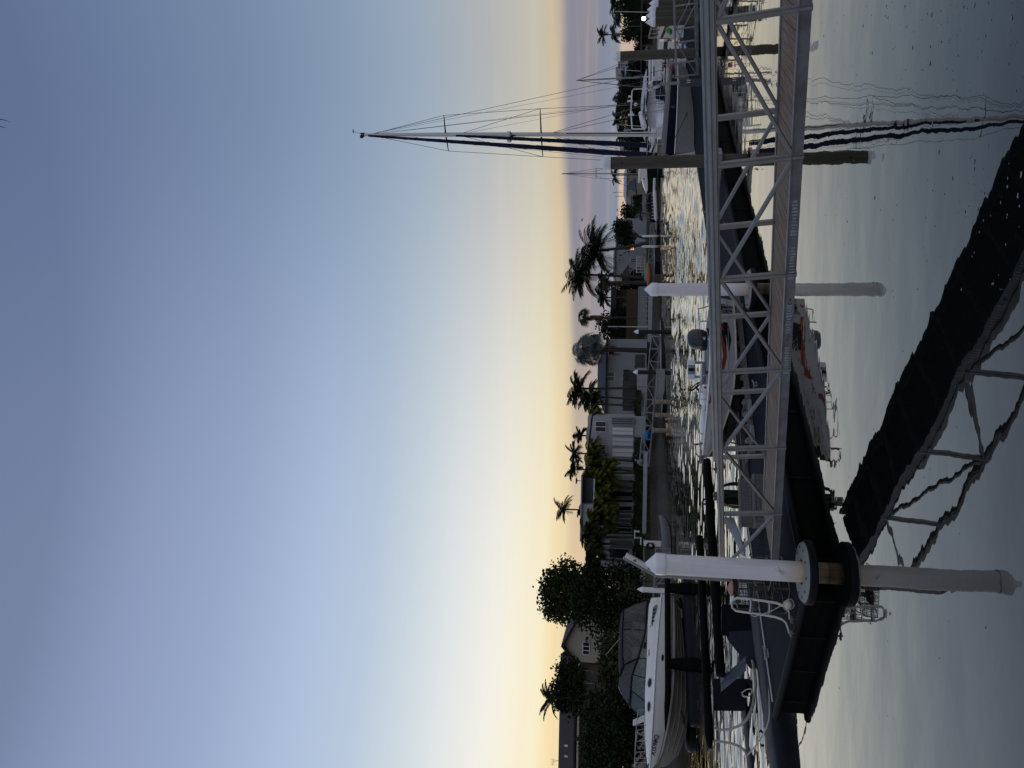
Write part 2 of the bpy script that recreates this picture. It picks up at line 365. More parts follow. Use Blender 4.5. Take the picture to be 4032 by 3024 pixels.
far = mth('MULTIPLY', mrange(shelter, 2.5, 8.5), mrange(sp.outputs[1], 46, 82, 1, .32))
patch = mrange(wnoise(.03, .06, 1, 2), .35, .65, .45, 1.0)
hsum = mth('MULTIPLY', wnoise(1, 1.7, .5, 1), .010)
hsum = mth('ADD', hsum, mth('MULTIPLY', wnoise(1, 1.6, 2.2, 1.5, .2), .0014))
fw = mth('MULTIPLY', mth('MULTIPLY', far, patch), 1)
hsum = mth('ADD', hsum, mth('MULTIPLY', mth('MULTIPLY', wnoise(.8, 1.3, 2.6, 1.2, -.15), .010), fw))
bp = nd(nt, 'ShaderNodeBump'); bp.inputs['Strength'].default_value = 1; bp.inputs['Distance'].default_value = 1; L.new(hsum, bp.inputs['Height'])
fr_ = nd(nt, 'ShaderNodeFresnel'); fr_.inputs['IOR'].default_value = 1.33; L.new(bp.outputs[0], fr_.inputs['Normal'])
gl = nd(nt, 'ShaderNodeBsdfGlossy'); gl.inputs['Roughness'].default_value = .015; gl.inputs['Color'].default_value = (1, .955, .87, 1); L.new(bp.outputs[0], gl.inputs['Normal'])
df = nd(nt, 'ShaderNodeBsdfDiffuse'); df.inputs['Color'].default_value = (.004, .006, .006, 1)
mxs = nd(nt, 'ShaderNodeMixShader'); L.new(mth('MULTIPLY_ADD', fr_.outputs[0], 1.9, .01, clamp=True), mxs.inputs[0]); L.new(df.outputs[0], mxs.inputs[1]); L.new(gl.outputs[0], mxs.inputs[2])
ou = nd(nt, 'ShaderNodeOutputMaterial'); L.new(mxs.outputs[0], ou.inputs[0])
ZW = .18
import numpy as np
rs = np.random.RandomState(5)
ys = [13.]
while ys[-1] < 118: ys.append(ys[-1]+max(.085, .0036*ys[-1]))
ys = np.array(ys); xs = np.arange(-46, 62.01, .21)
gx, gy = np.meshgrid(xs, ys); hz_ = np.zeros_like(gx); sp_y = np.gradient(ys)[:, None]
for i in range(26):
    lam = .50*(3.4**rs.rand()); th_ = math.pi/2+rs.uniform(-.95, .95)*rs.rand()**.6; k_ = 2*math.pi/lam; ph = rs.uniform(0, 6.28)
    fade = np.clip((lam/sp_y-2.6)/2., 0, 1)*np.clip((lam/.21-2.4)/1.5, .0, 1)
    wob = .55*np.sin(gx*rs.uniform(.05, .22)+gy*rs.uniform(.03, .12)+rs.uniform(0, 6))
    hz_ += fade*(.046/k_)*np.sin(k_*(gx*math.cos(th_)+gy*math.sin(th_))+ph+wob*3)*(1+.7*np.sin(gx*rs.uniform(.1, .5)+gy*rs.uniform(.1, .4)+rs.uniform(0, 6)))
def sstep(v, a, b): u = np.clip((v-a)/(b-a), 0, 1); return u*u*(3-2*u)
bank_y = np.interp(gx, [-48, -30, -17, -10.5, 1, 14, 34, 64], [44, 52, 63, 80, 104, 122, 146, 176])
sh = (gx+3.46)*-.79+(gy-14.18)*.613
amp = sstep(sh, 3.2, 7.5)*(1-sstep(gy, 95, 116))*sstep(gx, -46, -40)*(1-sstep(gx, 52, 61))*(.22+.78*sstep(bank_y-gy, 8, 26))
amp *= .8+.35*np.sin(gx*.11+gy*.045+1)*np.sin(gy*.09-gx*.04)
hz_ *= amp*.62
nx_, ny_ = len(xs), len(ys)
vv = np.stack([gx, gy, hz_+ZW], -1).reshape(-1, 3)
ii = (np.arange(ny_-1)[:, None]*nx_+np.arange(nx_-1)[None, :]).reshape(-1)
ff = np.stack([ii, ii+1, ii+nx_+1, ii+nx_], -1)
X0, X1, Y0, Y1 = xs[0], xs[-1], ys[0], ys[-1]
fr4 = [(-3000, -300), (3000, -300), (3000, 3500), (-3000, 3500)]; base_n = len(vv)
vv = np.concatenate([vv, np.array([(x, y, ZW) for x, y in fr4])]); c4 = [0, nx_-1, ny_*nx_-1, (ny_-1)*nx_]
wme = bpy.data.meshes.new('water'); fl = ff.tolist()+[[base_n+k, base_n+(k+1) % 4, c4[(k+1) % 4], c4[k]] for k in range(4)]
wme.from_pydata(vv.tolist(), [], fl); wme.materials.append(wm); wme.polygons.foreach_set('use_smooth', [True]*len(wme.polygons)); wme.update()
wo_ = bpy.data.objects.new('water', wme); COL.objects.link(wo_); wo_['kind'] = 'structure'
BANK = [V(p) for p in ((-900, 20), (-120, 32), (-48, 44), (-30, 52), (-17, 63), (-10.5, 80), (1, 104), (14, 122), (34, 146), (64, 176), (130, 222), (280, 290), (900, 420))]
def bank_off(d):
    out = []
    for i, p in enumerate(BANK):
        q = (BANK[min(i+1, len(BANK)-1)]-BANK[max(i-1, 0)]).normalized(); out.append(p+V((-q.y, q.x))*d)
    return out
b0, b1, b2 = bank_off(-.3), bank_off(2.6), bank_off(2.85)
rb = B(); sw = B()
for i in range(len(BANK)-1):
    rb.quad((*b0[i], -.25), (*b0[i+1], -.25), (*b1[i+1], .86), (*b1[i], .86))
    sw.hexa((*b1[i], .3), (*b1[i+1], .3), (*b2[i+1], .3), (*b2[i], .3), (*b1[i], 1.5), (*b1[i+1], 1.5), (*b2[i+1], 1.5), (*b2[i], 1.5))
struct('revetment', rb, rock)
single('seawall', sw, stone, 'grey block seawall running the whole length of the far bank above the sloping revetment', 'seawall', smooth=False, loc=(0, 100, .3))
gnd = B(); pts = [(*p, 1.46) for p in b2]+[(2900, 600, 1.46), (2900, 3400, 1.46), (-2900, 3400, 1.46), (-2900, 20, 1.46)]
gnd.add(pts, [tuple(range(len(pts)))]); struct('ground', gnd, soil)
lawn = B(); l3 = bank_off(8)
for i in range(3, 7): lawn.quad((*b2[i], 1.5), (*b2[i+1], 1.5), (*l3[i+1], 1.95), (*l3[i], 1.95))
o = struct('lawn', lawn, grass)
# ================================================================= MAIN DOCK
D = V((.613, .79, 0)).normalized(); N = V((-D.y, D.x, 0)); OD = V((-3.46, 14.18, 0)); ZD = .55
def DW(s, n, z=0.): return OD+D*s+N*n+V((0, 0, z))
dz = math.atan2(D.y, D.x)
dock = thing('floating_dock', 'long floating dock with blue grey carpet deck and black rubber sides, behind the aluminium gangway', 'dock', OD, dz)
bb = B(); bb.extr([(.28, 0, ZD-.03), (56, 0, ZD-.03), (56, 4.2, ZD-.03), (0, 4.2, ZD-.03), (0, .28, ZD-.03)], (0, 0, .03)); part('deck', bb, deckm, dock, world=False)
bb = B()
for a, c in (((.3, -.05), (56, -.05)), ((-.05, 4.25), (56, 4.25)), ((-.05, .3), (-.05, 4.25)), ((-.05, .3), (.3, -.05))):
    bb.tube([(*a, ZD-.05), (*c, ZD-.05)], .075, 10)
part('edge_bumper', bb, edgem, dock, world=False)
bb = B(); bb.extr([(.3, .03, -.35), (55.9, .03, -.35), (55.9, 4.17, -.35), (.03, 4.17, -.35), (.03, .3, -.35)], (0, 0, ZD+.3)); part('float', bb, rubber, dock, world=False)
bb = B()
for n0, s0, s1 in ((.0, .3, 56), ):
    bb.bar((s0, n0-.03, .13), (s1, n0-.03, .13), .06, .06)
bb.bar((-.03, .3, .13), (-.03, 4.2, .13), .06, .06)
R.seed(3)
for k in range(26): bb.box(2.1*k+.6, 2.1*k+.63, -.025, .0, -.2, ZD-.14)
for k in range(4): bb.box(-.025, 0, 1.1*k+.35, 1.1*k+.38, -.2, ZD-.14)
part('rubbing_strip', bb, edgem, dock, world=False)
bb = B()
for k in range(170):
    u = R.random(); z = .09+R.gauss(0, .045)
    if u < .3: p = (-.04, R.uniform(.3, 4.2), z)
    else: p = (R.uniform(.3, 12), -.04, z)
    bb.ball(p, R.uniform(.004, .017), 5, 3)
part('barnacles', bb, mat('barnacle_crust', (.09, .085, .07), .9, var=.4), dock, world=False, stuff=True)
bb = B().tube([(.15, 4.0, ZD+.025), (12, 4.05, ZD+.025)], .018, 8); part('edge_rope', bb, rope, dock, world=False)
def cleat(s, n, rz=0.):
    b = B(); c, q = math.cos(rz), math.sin(rz)
    def T(x, y, z): return (s+x*c-y*q, n+x*q+y*c, ZD+z)
    b.tube([T(-.17, 0, .10), T(-.08, 0, .075), T(.08, 0, .075), T(.17, 0, .10)], [.012, .02, .02, .012], 8)
    for x in (-.06, .06): b.tube([T(x, 0, 0), T(x, 0, .075)], .02, 8)
    b.hexa(*[T(x, y, 0) for x, y in ((-.1, -.035), (.1, -.035), (.1, .035), (-.1, .035))], *[T(x, y, .012) for x, y in ((-.1, -.035), (.1, -.035), (.1, .035), (-.1, .035))])
    part('cleat', b, alu, dock, world=False)
for s, n in ((6.6, .6), (10.2, .55), (15.2, .5), (1.2, 3.85), (9.2, 3.9), (14.5, 3.9), (20.8, .5), (25, .5), (23.5, 3.95)): cleat(s, n)
def pile_ring(s, n, r0):
    b = B(); c = (s, n, 0)
    pr = [(r0+.03, ZD+.02), (r0+.03, ZD+.055), (.50, ZD+.055), (.53, ZD+.02)]
    b.lathe(pr, 40, c); o1 = part('pile_guide_plate', b, conc, dock, world=False)
    b = B().lathe([(.535, ZD-.12), (.56, ZD-.1), (.56, ZD+.0), (.535, ZD+.015)], 40, c); part('pile_guide_bumper', b, edgem, dock, world=False)
    for k in range(10):
        a = 2*math.pi*k/10; part('guide_bolt', B().lathe([(.022, ZD+.055), (.022, ZD+.075)], 8, (s+.43*math.cos(a), n+.43*math.sin(a), 0)), galv, dock, world=False)
def dl(p): q = V((p[0], p[1], 0))-OD; return q.dot(D), q.dot(N)
# ================================================================= PILES
def pile(label, x, y, ztop, r, shaft, cap=pvcplain, name='mooring_pile', group='capped mooring piles', cone=.19, collar=.17, zb=-1.2, hole=False):
    t = thing(name, label, 'pile', (x, y, 0), 0, group)
    b = B().lathe([(r, zb), (r, ztop-cone-collar+.02)], 28); part('shaft', b, shaft, t, world=False)
    rc = r*1.035+.006
    b = B().lathe([(rc, ztop-cone-collar), (rc, ztop-cone-.005), (rc*.985, ztop-cone), (.012, ztop)], 28); part('cap', b, cap, t, world=False)
    if hole:
        b = B(); a = math.atan2(-y, -x)
        b.tube([(r*.9*math.cos(a), r*.9*math.sin(a), ztop-.85), ((r+.004)*math.cos(a), (r+.004)*math.sin(a), ztop-.85)], .03, 10); part('bolt_hole', b, black, t, world=False)
    return t
P1 = (-3.2, 14.15); P2 = (2.66, 21.35); P3 = (8.07, 28.06)
smear = mat('grey_scuff_mark', (.30, .31, .34), .7, var=.3, scale=30)
t1 = pile('nearest thick white pile in the round guide at the dock corner, rust stained foot', *P1, P(2540, 2210, 14.15).z, .182, pvc)
b = B(); a0 = math.atan2(-P1[1], -P1[0])
R.seed(11)
for k in range(26):      # scuffs on the sleeve
    th = a0+R.gauss(-.12, .12); z = .98+R.gauss(0, .035)+(th-a0)*.15; rr = .1835; hw, hh = R.uniform(.015, .06), R.uniform(.004, .013)
    q = [(rr*math.cos(th+u*hw), rr*math.sin(th+u*hw), z+v_*hh) for u, v_ in ((-1, -1), (1, -.6), (.8, 1), (-.7, .8))]; b.quad(*q)
part('scuff_mark', b, smear, t1, world=False)
pile_ring(*dl(P1), .19)
t2 = pile('white pile with white cone cap in the dock guide behind the gangway middle', *P2, P(2537, 1140, P2[1]).z, .172, pvc)
pile_ring(*dl(P2), .18)
pile('tall weathered brown pile with white cap before the bow of the navy striped yacht', *P3, P(2357, 645, P3[1]).z, .222, brownpile, cone=.2, collar=.24, hole=True)
pile('brown pile with white cone cap behind the second gangway, left of two shorter grey ones', 16.25, 38.2, P(2409, 193, 38.2).z, .225, brownpile, cone=.21, collar=.22, hole=True)
for lab, (x, y, Y, xt) in (('squat grey pile with broad white cap, nearer the brown pile by the slim gangway', (0, 88, 41, 2541)), ('squat grey pile with broad white cap, last before the right edge beside another', (0, 62, 43.5, 2543))):
    q = P(xt, y, Y); pile(lab, q.x, q.y, q.z, .23, brownpile, cone=.38, collar=.14)
q3 = dl(P3); z3 = .72; b = B(); hw_ = .30
for a_, c_ in (((q3[0]-hw_, q3[1]-hw_), (q3[0]+hw_, q3[1]-hw_)), ((q3[0]-hw_, q3[1]-hw_), (q3[0]-hw_, .5)), ((q3[0]+hw_, q3[1]-hw_), (q3[0]+hw_, .5))): b.bar((*a_, z3), (*c_, z3), .1, .16)
part('pile_hoop', b, alu, dock, world=False, bevel=.02)
# ================================================================= GANGWAYS
def gangway(label, A0, e, t0, t1, wv, h, ms=.05, rail=.08, deck=True, start=0, t1far=None, group='aluminium truss gangways', decking=timber, chord=.125):
    A0, e, wv = V(A0), V(e), V(wv); eh = V((e.x, e.y, 0)).normalized(); u = wv.normalized().cross(e).normalized()
    if u.z < 0: u = -u
    root = A0+e*t0; g = thing('gangway', label, 'gangway', (root.x, root.y, root.z), math.atan2(eh.y, eh.x), group)
    n = wv.normalized(); t1far = t1 if t1far is None else t1far
    for side, off in ((0, V((0, 0, 0))), (1, wv)):
        te = t1 if side == 0 else t1far; nn = -n if side == 0 else n
        b = B(); lo, hi = A0+off+e*t0+u*(chord/2), A0+off+e*t1+u*(chord/2); b.bar(lo, hi, .06, chord, u)
        b.bar(lo+u*(chord/2+.004), hi+u*(chord/2+.004), .09, .012, u); part('bottom_chord', b, alu2, g)
        a, c = A0+off+e*(t0-.0)+u*(h-rail*.5), A0+off+e*te+u*(h-rail*.5)
        b = B().bar(a-u*.01, c-u*.01, .075, rail*.8, u); b.tube([a+u*rail*.45+nn*.012, c+u*rail*.45+nn*.012], rail*.36, 10); b.tube([a-u*rail*.2+nn*.036, c-u*rail*.2+nn*.036], rail*.16, 8); part('handrail', b, alu, g, bevel=.006)
        for k in range(math.ceil(t0), math.floor(te)+1):
            p = A0+off+e*k
            b = B().bar(p-u*.01, p+u*(h-rail*.9), ms, ms*1.25, eh); b.bar(p+nn*(ms*.6)-u*.01, p+nn*(ms*.6)+u*(h-rail*.9), .012, ms*.62, eh)
            part('post', b, alu, g, bevel=.004)
        for k in range(math.ceil(t0)-1, math.floor(t1)+1):
            tb, tt = (k, k+1) if (k+start) % 2 else (k+1, k)
            tb, tt = max(t0, min(t1, tb)), max(t0, min(t1, tt))
            if abs(tb-tt) < .5: continue
            pb, pt = A0+off+e*tb+u*(chord*.8), A0+off+e*tt+u*(h-rail)
            if side == 1 and tt > te+.1: continue
            if abs(tb-tt) < .99:
                f = abs(tb-tt); pt = pb+(pt-pb)*1.0
            dd = (pt-pb).normalized()
            b = B().bar(pb+dd*.045+nn*.004, pt-dd*.045+nn*.004, ms*.82, ms*1.0, nn); part('brace', b, alu, g, bevel=.008)
    if deck:
        b = B(); Lg = (e*(t1-t0)).length; ed = e.normalized(); s = 0.; wl = wv.length; sk = .16*wl; bw = .118
        base = A0+e*t0+u*(chord*.78)
        R.seed(5)
        while s < Lg-bw:
            j = R.uniform(-.002, .002)
            p = [base+ed*s+n*.05, base+ed*(s+bw-.007)+n*.05, base+ed*(s+bw-.007+sk)+n*(wl-.05), base+ed*(s+sk)+n*(wl-.05)]
            b.hexa(*[q+u*j for q in p], *[q+u*(.022+j) for q in p]); s += bw
        part('deck', b, decking, g, smooth=False)
        b = B()
        for k in range(math.ceil(t0*2), math.floor(t1*2)+1):
            p = A0+e*(k/2)+u*.05; b.bar(p, p+wv, .05, .08, u)
        part('joists', b, alu2, g)
    return g
ge = V((-1.23, 1.114, -.168)); gA = V((4.0, 8.4, 1.83)); gw_ = V((.671, .7415, 0))*1.35
g1 = gangway('large aluminium truss gangway with timber plank deck crossing the whole view down to the dock', gA, ge, -2.6, 5.95, gw_, 1.05, ms=.058, rail=.085, t1far=5.06)
mk = mat('blue_paint_marks', (.02, .045, .22), .6, var=.2)
ul = gw_.normalized().cross(ge).normalized(); ul = ul if ul.z > 0 else -ul
ml = mat('faded_grey_marker', (.30, .32, .36), .6, var=.3, scale=20)
def on_chord(t, z): return gA+ge*t+ul*z-gw_.normalized()*.0325
for tt, z, l, hh in ((1.02, .06, .02, .006), (2.24, .055, .05, .012), (2.29, .05, .03, .02), (2.62, .055, .07, .006), (2.66, .06, .03, .009), (2.42, .045, .02, .008)):
    q = on_chord(tt, z); d_ = ge.normalized(); b = B().quad(q-d_*l*.4-ul*hh, q+d_*l*.4-ul*hh*.6, q+d_*l*.35+ul*hh, q-d_*l*.4+ul*hh); part('blue_mark', b, mk, g1, smooth=False)
R.seed(21)
for t0_ in (1.35, 1.75, 2.3, 2.75):
    b = B()
    for k in range(11):
        q = on_chord(t0_+k*.028, .062); d_ = ge.normalized(); hh = R.uniform(.022, .04); l = R.uniform(.008, .02)
        b.quad(q-d_*l-ul*hh, q+d_*l-ul*hh, q+d_*l+ul*hh, q-d_*l+ul*hh)
    part('chalk_mark', b, ml, g1, smooth=False)
# second gangway, further along the dock on the right
q0 = P(2751, 292, 38.3)
g2e = V((.6, -.8, .085))*1.75
g2 = gangway('slim aluminium gangway on the right sloping down to the dock beside a lamp post', q0, g2e, 0, 7, V((.8, .6, 0))*1.2, 1.08, ms=.05, rail=.07, decking=conc, start=1)
# lamp posts / power pedestals
def lamp_post(label, base, ztop, s=.075, head=None, pedestal=None):
    t = thing('lamp_post', label, 'lamp post', base, 0, 'angled lamp posts on the dock')
    z0 = base[2]; b = B().bar((0, 0, 0), (0, 0, ztop-z0), s, s, (0, 1, 0)); b.bar((s*.62, 0, .1), (s*.62, 0, ztop-z0-.05), .02, s*.6, (0, 1, 0)); part('post', b, alu, t, world=False, bevel=.006)
    h0 = V((0, 0, ztop-z0)); h1 = V(head)-V(base); d = (h1-h0).normalized(); nrm = V((0, 1, 0))
    b = B().bar(h0-d*.03, h1, .14, .05, d.cross(nrm)); part('lamp_arm', b, alu, t, world=False, bevel=.008)
    dn = d.cross(nrm).normalized(); dn = dn if dn.z < 0 else -dn
    b = B().bar(h0+d*.08+dn*.075, h1-d*.02+dn*.075, .13, .1, dn); part('lamp_housing', b, whitep, t, world=False, bevel=.012)
    for f in (.25, .7):
        q = h0+(h1-h0)*f+dn*.075-V((0, .07, 0)); part('clip', B().box(q.x-.02, q.x+.02, q.y-.012, q.y, q.z-.03, q.z+.03), galv, t, world=False)
    if pedestal:
        b = B().box(-.14, .14, -.14, .14, 0, pedestal); part('pedestal', b, mat('grey_power_box', (.06, .066, .08), .6, var=.08), t, world=False, bevel=.03)
        b = B()
        for x in (-.06, .04): b.box(x, x+.05, -.15, -.14, pedestal*.55, pedestal*.7)
        part('socket', b, vinylw, t, world=False)
    return t
lp = onz(3052, 2262, ZD); lp = P(3052, 2266, 16.6); lp.z = ZD
q = P(2455, 2196, 16.6); zt = P(2582, 2276, 16.6)
lamp_post('square aluminium lamp post with a slanted lamp arm rising close behind the nearest white pile', (P(2800, 2278, 16.6).x, 16.6, ZD), zt.z, head=(q.x, 16.6, q.z))
q = P(2550, 352, 37.6); zt = P(2601, 300, 37.6); bx = P(2740, 325, 37.6)
lamp_post('lamp post with slanted arm over a grey power box beside the slim gangway', (bx.x, 37.6, ZD), zt.z, s=.11, head=(q.x, 37.6, q.z), pedestal=1.1)
# ================================================================= ON THE DOCK
# swim ladder folded up at the corner
lb = DW(1.15, .75)
t = thing('swim_ladder', 'white tubular swim ladder folded up over the front dock corner beside the round buoy', 'ladder', (0, 0, 0))
pa = [P(3106, 2440, 15.0), P(3085, 2440, 15.0)]
def PP(l, Y): return [P(x, y, Y+dy) for x, y, dy in l]
b = B(); loop = [(3108, 2492, -.1), (3104, 2474, 0), (3096, 2452, .1), (3078, 2437, .15), (3050, 2428, .2), (2985, 2417, .3), (2925, 2409, .4), (2898, 2404, .42), (2884, 2393, .44), (2881, 2375, .45), (2888, 2362, .44), (2902, 2355, .43), (2940, 2357, .38), (3000, 2365, .28), (3060, 2374, .2), (3092, 2388, .12), (3108, 2410, .02), (3110, 2438, -.1)]
b.tube(PP(loop, 14.95), .024, 10); part('side_rail', b, steel, t)
for x, ya, yb in ((2957, 2362, 2414), (3030, 2372, 2425)):
    b = B().tube(PP([(x, ya, .3), (x, (ya+yb)/2, .315), (x-4, yb, .33)], 14.95), .022, 8); part('rung', b, steel, t)
for x, y in ((3112, 2494), (3115, 2440)):
    q = P(x, y, 14.85); b = B().bar(q+V((-.06, 0, -.01)), q+V((.06, 0, -.01)), .09, .03); b.tube([q, q+V((.02, -.02, -.06))], .02, 6); part('hinge', b, galv, t)
q = P(3102, 2380, 14.75)
single('marker_buoy', B().ball((q.x, q.y, q.z), .08, 18, 10), buoyw, 'chalky white ball buoy tied at the foot of the swim ladder', 'buoy')
R.seed(4)
b = B(); c = P(3104, 2380, 14.72)
b.tube([c+V((.1*math.cos(a)*(1-.2*math.sin(a*2)), -.02, .1*math.sin(a))) for a in [k*.5 for k in range(14)]], .008, 6)
b.tube([P(3085, 2380, 14.72), P(3030, 2410, 14.9), P(2970, 2428, 15.2), P(2955, 2420, 15.35)], .008, 6)
single('buoy_line', b, rope, 'thin white line tied around the ball buoy and up to the ladder rung', 'rope')
# stack of crab pots behind the pile
def crab_pot(label, c, L_, W, Hh, rz, group):
    t = thing('crab_pot', label, 'crab pot', c, rz, group)
    b = B()
    cs = [(-L_/2, -W/2), (L_/2, -W/2), (L_/2, W/2), (-L_/2, W/2)]
    for k in range(4):
        a, d = cs[k], cs[(k+1) % 4]
        for z in (0.01, Hh): b.tube([(*a, z), (*d, z)], .011, 6)
        b.tube([(*a, .01), (*a, Hh)], .011, 6)
    part('frame', b, galv, t, world=False)
    b = B(); st = .055
    for k in range(4):
        a, d = V((*cs[k], 0)), V((*cs[(k+1) % 4], 0)); n = int((d-a).length/st)
        for i in range(n+1):
            p = a+(d-a)*(i/n); b.tube([p, p+V((R.uniform(-.02, .02), R.uniform(-.02, .02), Hh))], .0042, 4, cap=False)
        for i in range(1, int(Hh/st)): z = V((0, 0, i*st)); b.tube([a+z, d+z+V((0, 0, R.uniform(-.03, .03)))], .0042, 4, cap=False)
    for i in range(int(L_/st)): x = -L_/2+i*st; b.tube([(x, -W/2, Hh), (x, W/2, Hh)], .0042, 4, cap=False)
    part('mesh', b, wire, t, world=False)
    b = B()
    for k in range(5):
        p = V((R.uniform(-L_/2, L_/2), -W/2-.01, R.uniform(.05, Hh))); pts = [p]
        for i in range(6): p = p+V((R.uniform(-.12, .12), R.uniform(-.015, .01), R.uniform(-.12, .1))); p.z = max(.02, min(Hh+.03, p.z)); pts.append(p.copy())
        b.tube(pts, .007, 5)
    part('line', b, ropered, t, world=False)
base = P(3070, 2330, 15.75)
crab_pot('bottom crab pot of the rusty stack between the white pile and the ladder', (base.x+.12, 15.85, ZD), .95, .6, .3, dz+.2, 'stacked crab pots')
crab_pot('middle crab pot of the rusty stack behind the ladder, with red line hanging', (base.x+.08, 15.85, ZD+.31), .9, .6, .32, dz-.1, 'stacked crab pots')
crab_pot('topmost crab pot of the rusty stack behind the ladder, slightly askew', (base.x+.05, 15.85, ZD+.64), .85, .55, .3, dz+.45, 'stacked crab pots')
b = B(); q = P(3048, 2315, 15.4); q2 = P(2964, 2320, 15.4); b.bar((q.x, 15.4, ZD), (q.x-.03, 15.42, q2.z), .09, .03, (0, 1, 0))
single('timber_offcut', b, barkpale, 'pale weathered timber offcut standing against the crab pots', 'timber', bevel=.004)
q = P(3030, 2300, 15.35); b = B().bar(q+V((-.13, 0, .02)), q+V((.12, 0, -.05)), .004, .1, (0, -1, .3)); single('pot_tag', b, buoyw, 'small white name tag tied to the crab pots beside the pile', 'tag')
q = P(2882, 2318, 16.2)
b = B().loft([[q+V((.16*math.cos(a)*f, .16*math.sin(a)*f, z)) for a in [k*math.pi/8 for k in range(16)]] for z, f in ((-.02, .9), (0, 1), (.02, .95), (.06, .6), (.09, .15))], 0, True, True)
single('bait_hat', b, mat('faded_salmon_plastic', (.36, .20, .15), .7), 'faded salmon coloured plastic lid lying on top of the crab pots', 'lid')
# moulded dock steps
t = thing('dock_steps', 'grey moulded two tread dock steps with ribbed treads, standing on the dock beyond the gangway', 'steps', (0, 0, 0))
c0 = onz(3020, 1962, ZD)
ex, ey = V((.93, .36, 0)).normalized(), V((-.36, .93, 0)).normalized()
def st_box(b, x0, x1, y0, y1, z0, z1):
    f = lambda x, y, z: c0+ex*x+ey*y+V((0, 0, z)); b.hexa(f(x0, y0, z0), f(x1, y0, z0), f(x1, y1, z0), f(x0, y1, z0), f(x0, y0, z1), f(x1, y0, z1), f(x1, y1, z1), f(x0, y1, z1))
b = B(); st_box(b, -.56, .56, 0, .7, 0, .24); st_box(b, -.54, .54, .34, .7, .24, .5); part('body', b, stepm, t, bevel=.02)
for y, z in ((.01, .24), (.36, .5)):
    b = B()
    st_box(b, -.58, .58, y-.02, y+.32, z, z+.03)
    for k in range(7): st_box(b, -.52, .52, y+.02+k*.042, y+.04+k*.042, z+.03, z+.042)
    part('tread', b, stepm, t, bevel=.006)
b = B()
for k in range(5): x = -.5+k*.21; st_box(b, x, x+.16, -.014, .002, .05, .07); st_box(b, x, x+.16, -.014, .002, .17, .19); st_box(b, x, x+.02, -.014, .002, .07, .17)
for k in range(5): x = -.5+k*.21; st_box(b, x, x+.16, .326, .342, .30, .32); st_box(b, x, x+.02, .326, .342, .32, .44)
part('rib', b, mat('rib_grey_plastic', (.17, .165, .16), .7), t)  # ribs in a slightly paler grey than the step body
# service post with hose
t = thing('hose_post', 'black service post with coils of dark green hose hung on it beside the dock steps', 'hose reel', (0, 0, 0))
c1 = P(3000, 1962, 18.9); c1.z = ZD
f = lambda x, y, z: c1+ex*x+ey*y+V((0, 0, z))
b = B().hexa(f(-.18, 0, 0), f(.18, 0, 0), f(.18, .25, 0), f(-.18, .25, 0), f(-.18, 0, .95), f(.18, 0, .95), f(.18, .25, .95), f(-.18, .25, .95)); part('cabinet', b, black, t, bevel=.02)
b = B().bar(f(.0, -.02, .95), f(.0, -.02, 1.06), .2, .06); b.bar(f(-.14, -.02, .9), f(.2, -.02, .9), .05, .05); part('bracket', b, stepm, t)
for xo in (.17, -.13):
    b = B(); R.seed(8+int(xo*100))
    for k in range(9):
        rx, rz_ = R.uniform(.10, .16), R.uniform(.26, .36); cz = .86-rz_*.9; pts = []
        for i in range(21):
            a = 2*math.pi*i/20; pts.append(f(xo+rx*math.cos(a)+R.uniform(-.004, .004), -.06-k*.012, cz+rz_*math.sin(a)))
        b.tube(pts, .011, 6, cap=False)
    part('hose_coil', b, hoseg, t)
# upturned grey tender nose
q = P(2892, 2120, 18.4); b = B(); secs = []
for i in range(9):
    s_ = i/8; w_ = .36*(1-s_**2.2)+.01; hgt = .12+.42*s_**1.4
    secs.append([q+V((-.35+.85*s_*.9, .1+.3*s_, -.25))+V((-.4*u_*w_*0, u_*w_, hgt*(1-.55*abs(u_)**1.6))) for u_ in (-1, -.66, -.33, 0, .33, .66, 1)])
b.loft(secs, 0, False)
b.loft([[p+V((0, 0, -.02)) for p in s_] for s_ in reversed(secs)], 0, False)
single('kayak_nose', b, mat('pale_grey_hull_plastic', (.20, .205, .225), .5, var=.15), 'pale grey upturned nose of a small kayak lying beyond the gangway end', 'kayak')
# small twin eye fitting seen on the tube, fenders etc. come with the lift
# ================================================================= EMPTY BOAT LIFT AT THE NEAR LEFT
def boat_lift(label, items, group='black floating boat lifts'):
    return thing('boat_lift', label, 'boat lift', items, dz, group)
lift = boat_lift('empty black floating boat lift with two long bumper tubes beyond the dock end', OD)
def round_tank(b, s0, s1, n0, n1, z0, z1, rr=.16, tip=.35):
    w2 = (n1-n0)/2; cn = (n0+n1)/2; cz = (z0+z1)/2; h2 = (z1-z0)/2; secs = []
    for s, k in ((s0, .35), (s0+tip*.3, .75), (s0+tip, 1), (s1-tip, 1), (s1-tip*.3, .75), (s1, .35)):
        ring = []
        for j in range(20):
            a = 2*math.pi*j/20; c, q = math.cos(a), math.sin(a); ring.append((s, cn+w2*k*math.copysign(abs(c)**.5, c), cz+h2*k*math.copysign(abs(q)**.5, q)))
        secs.append(ring)
    b.loft(secs, 0, True, True); return b
part('tank', round_tank(B(), -7.5, 5.2, 5.0, 6.25, -.3, .46), poly, lift, world=False)
part('tank', round_tank(B(), -3.2, 5.5, 9.7, 10.7, -.4, .24), poly, lift, world=False)
def tubeW(pts, r, round_end=True):
    b = B(); a, c = V(pts[0]), V(pts[-1]); d = (c-a).normalized()
    b.tube([a, a+d*.03, c-d*r, c-d*r*.5, c-d*r*.12, c], [r*.98, r, r, r*.87, r*.5, r*.06], 16); return b
ta, tb = P(2795, 2946, 23.4), P(2754, 2114, 28.6)
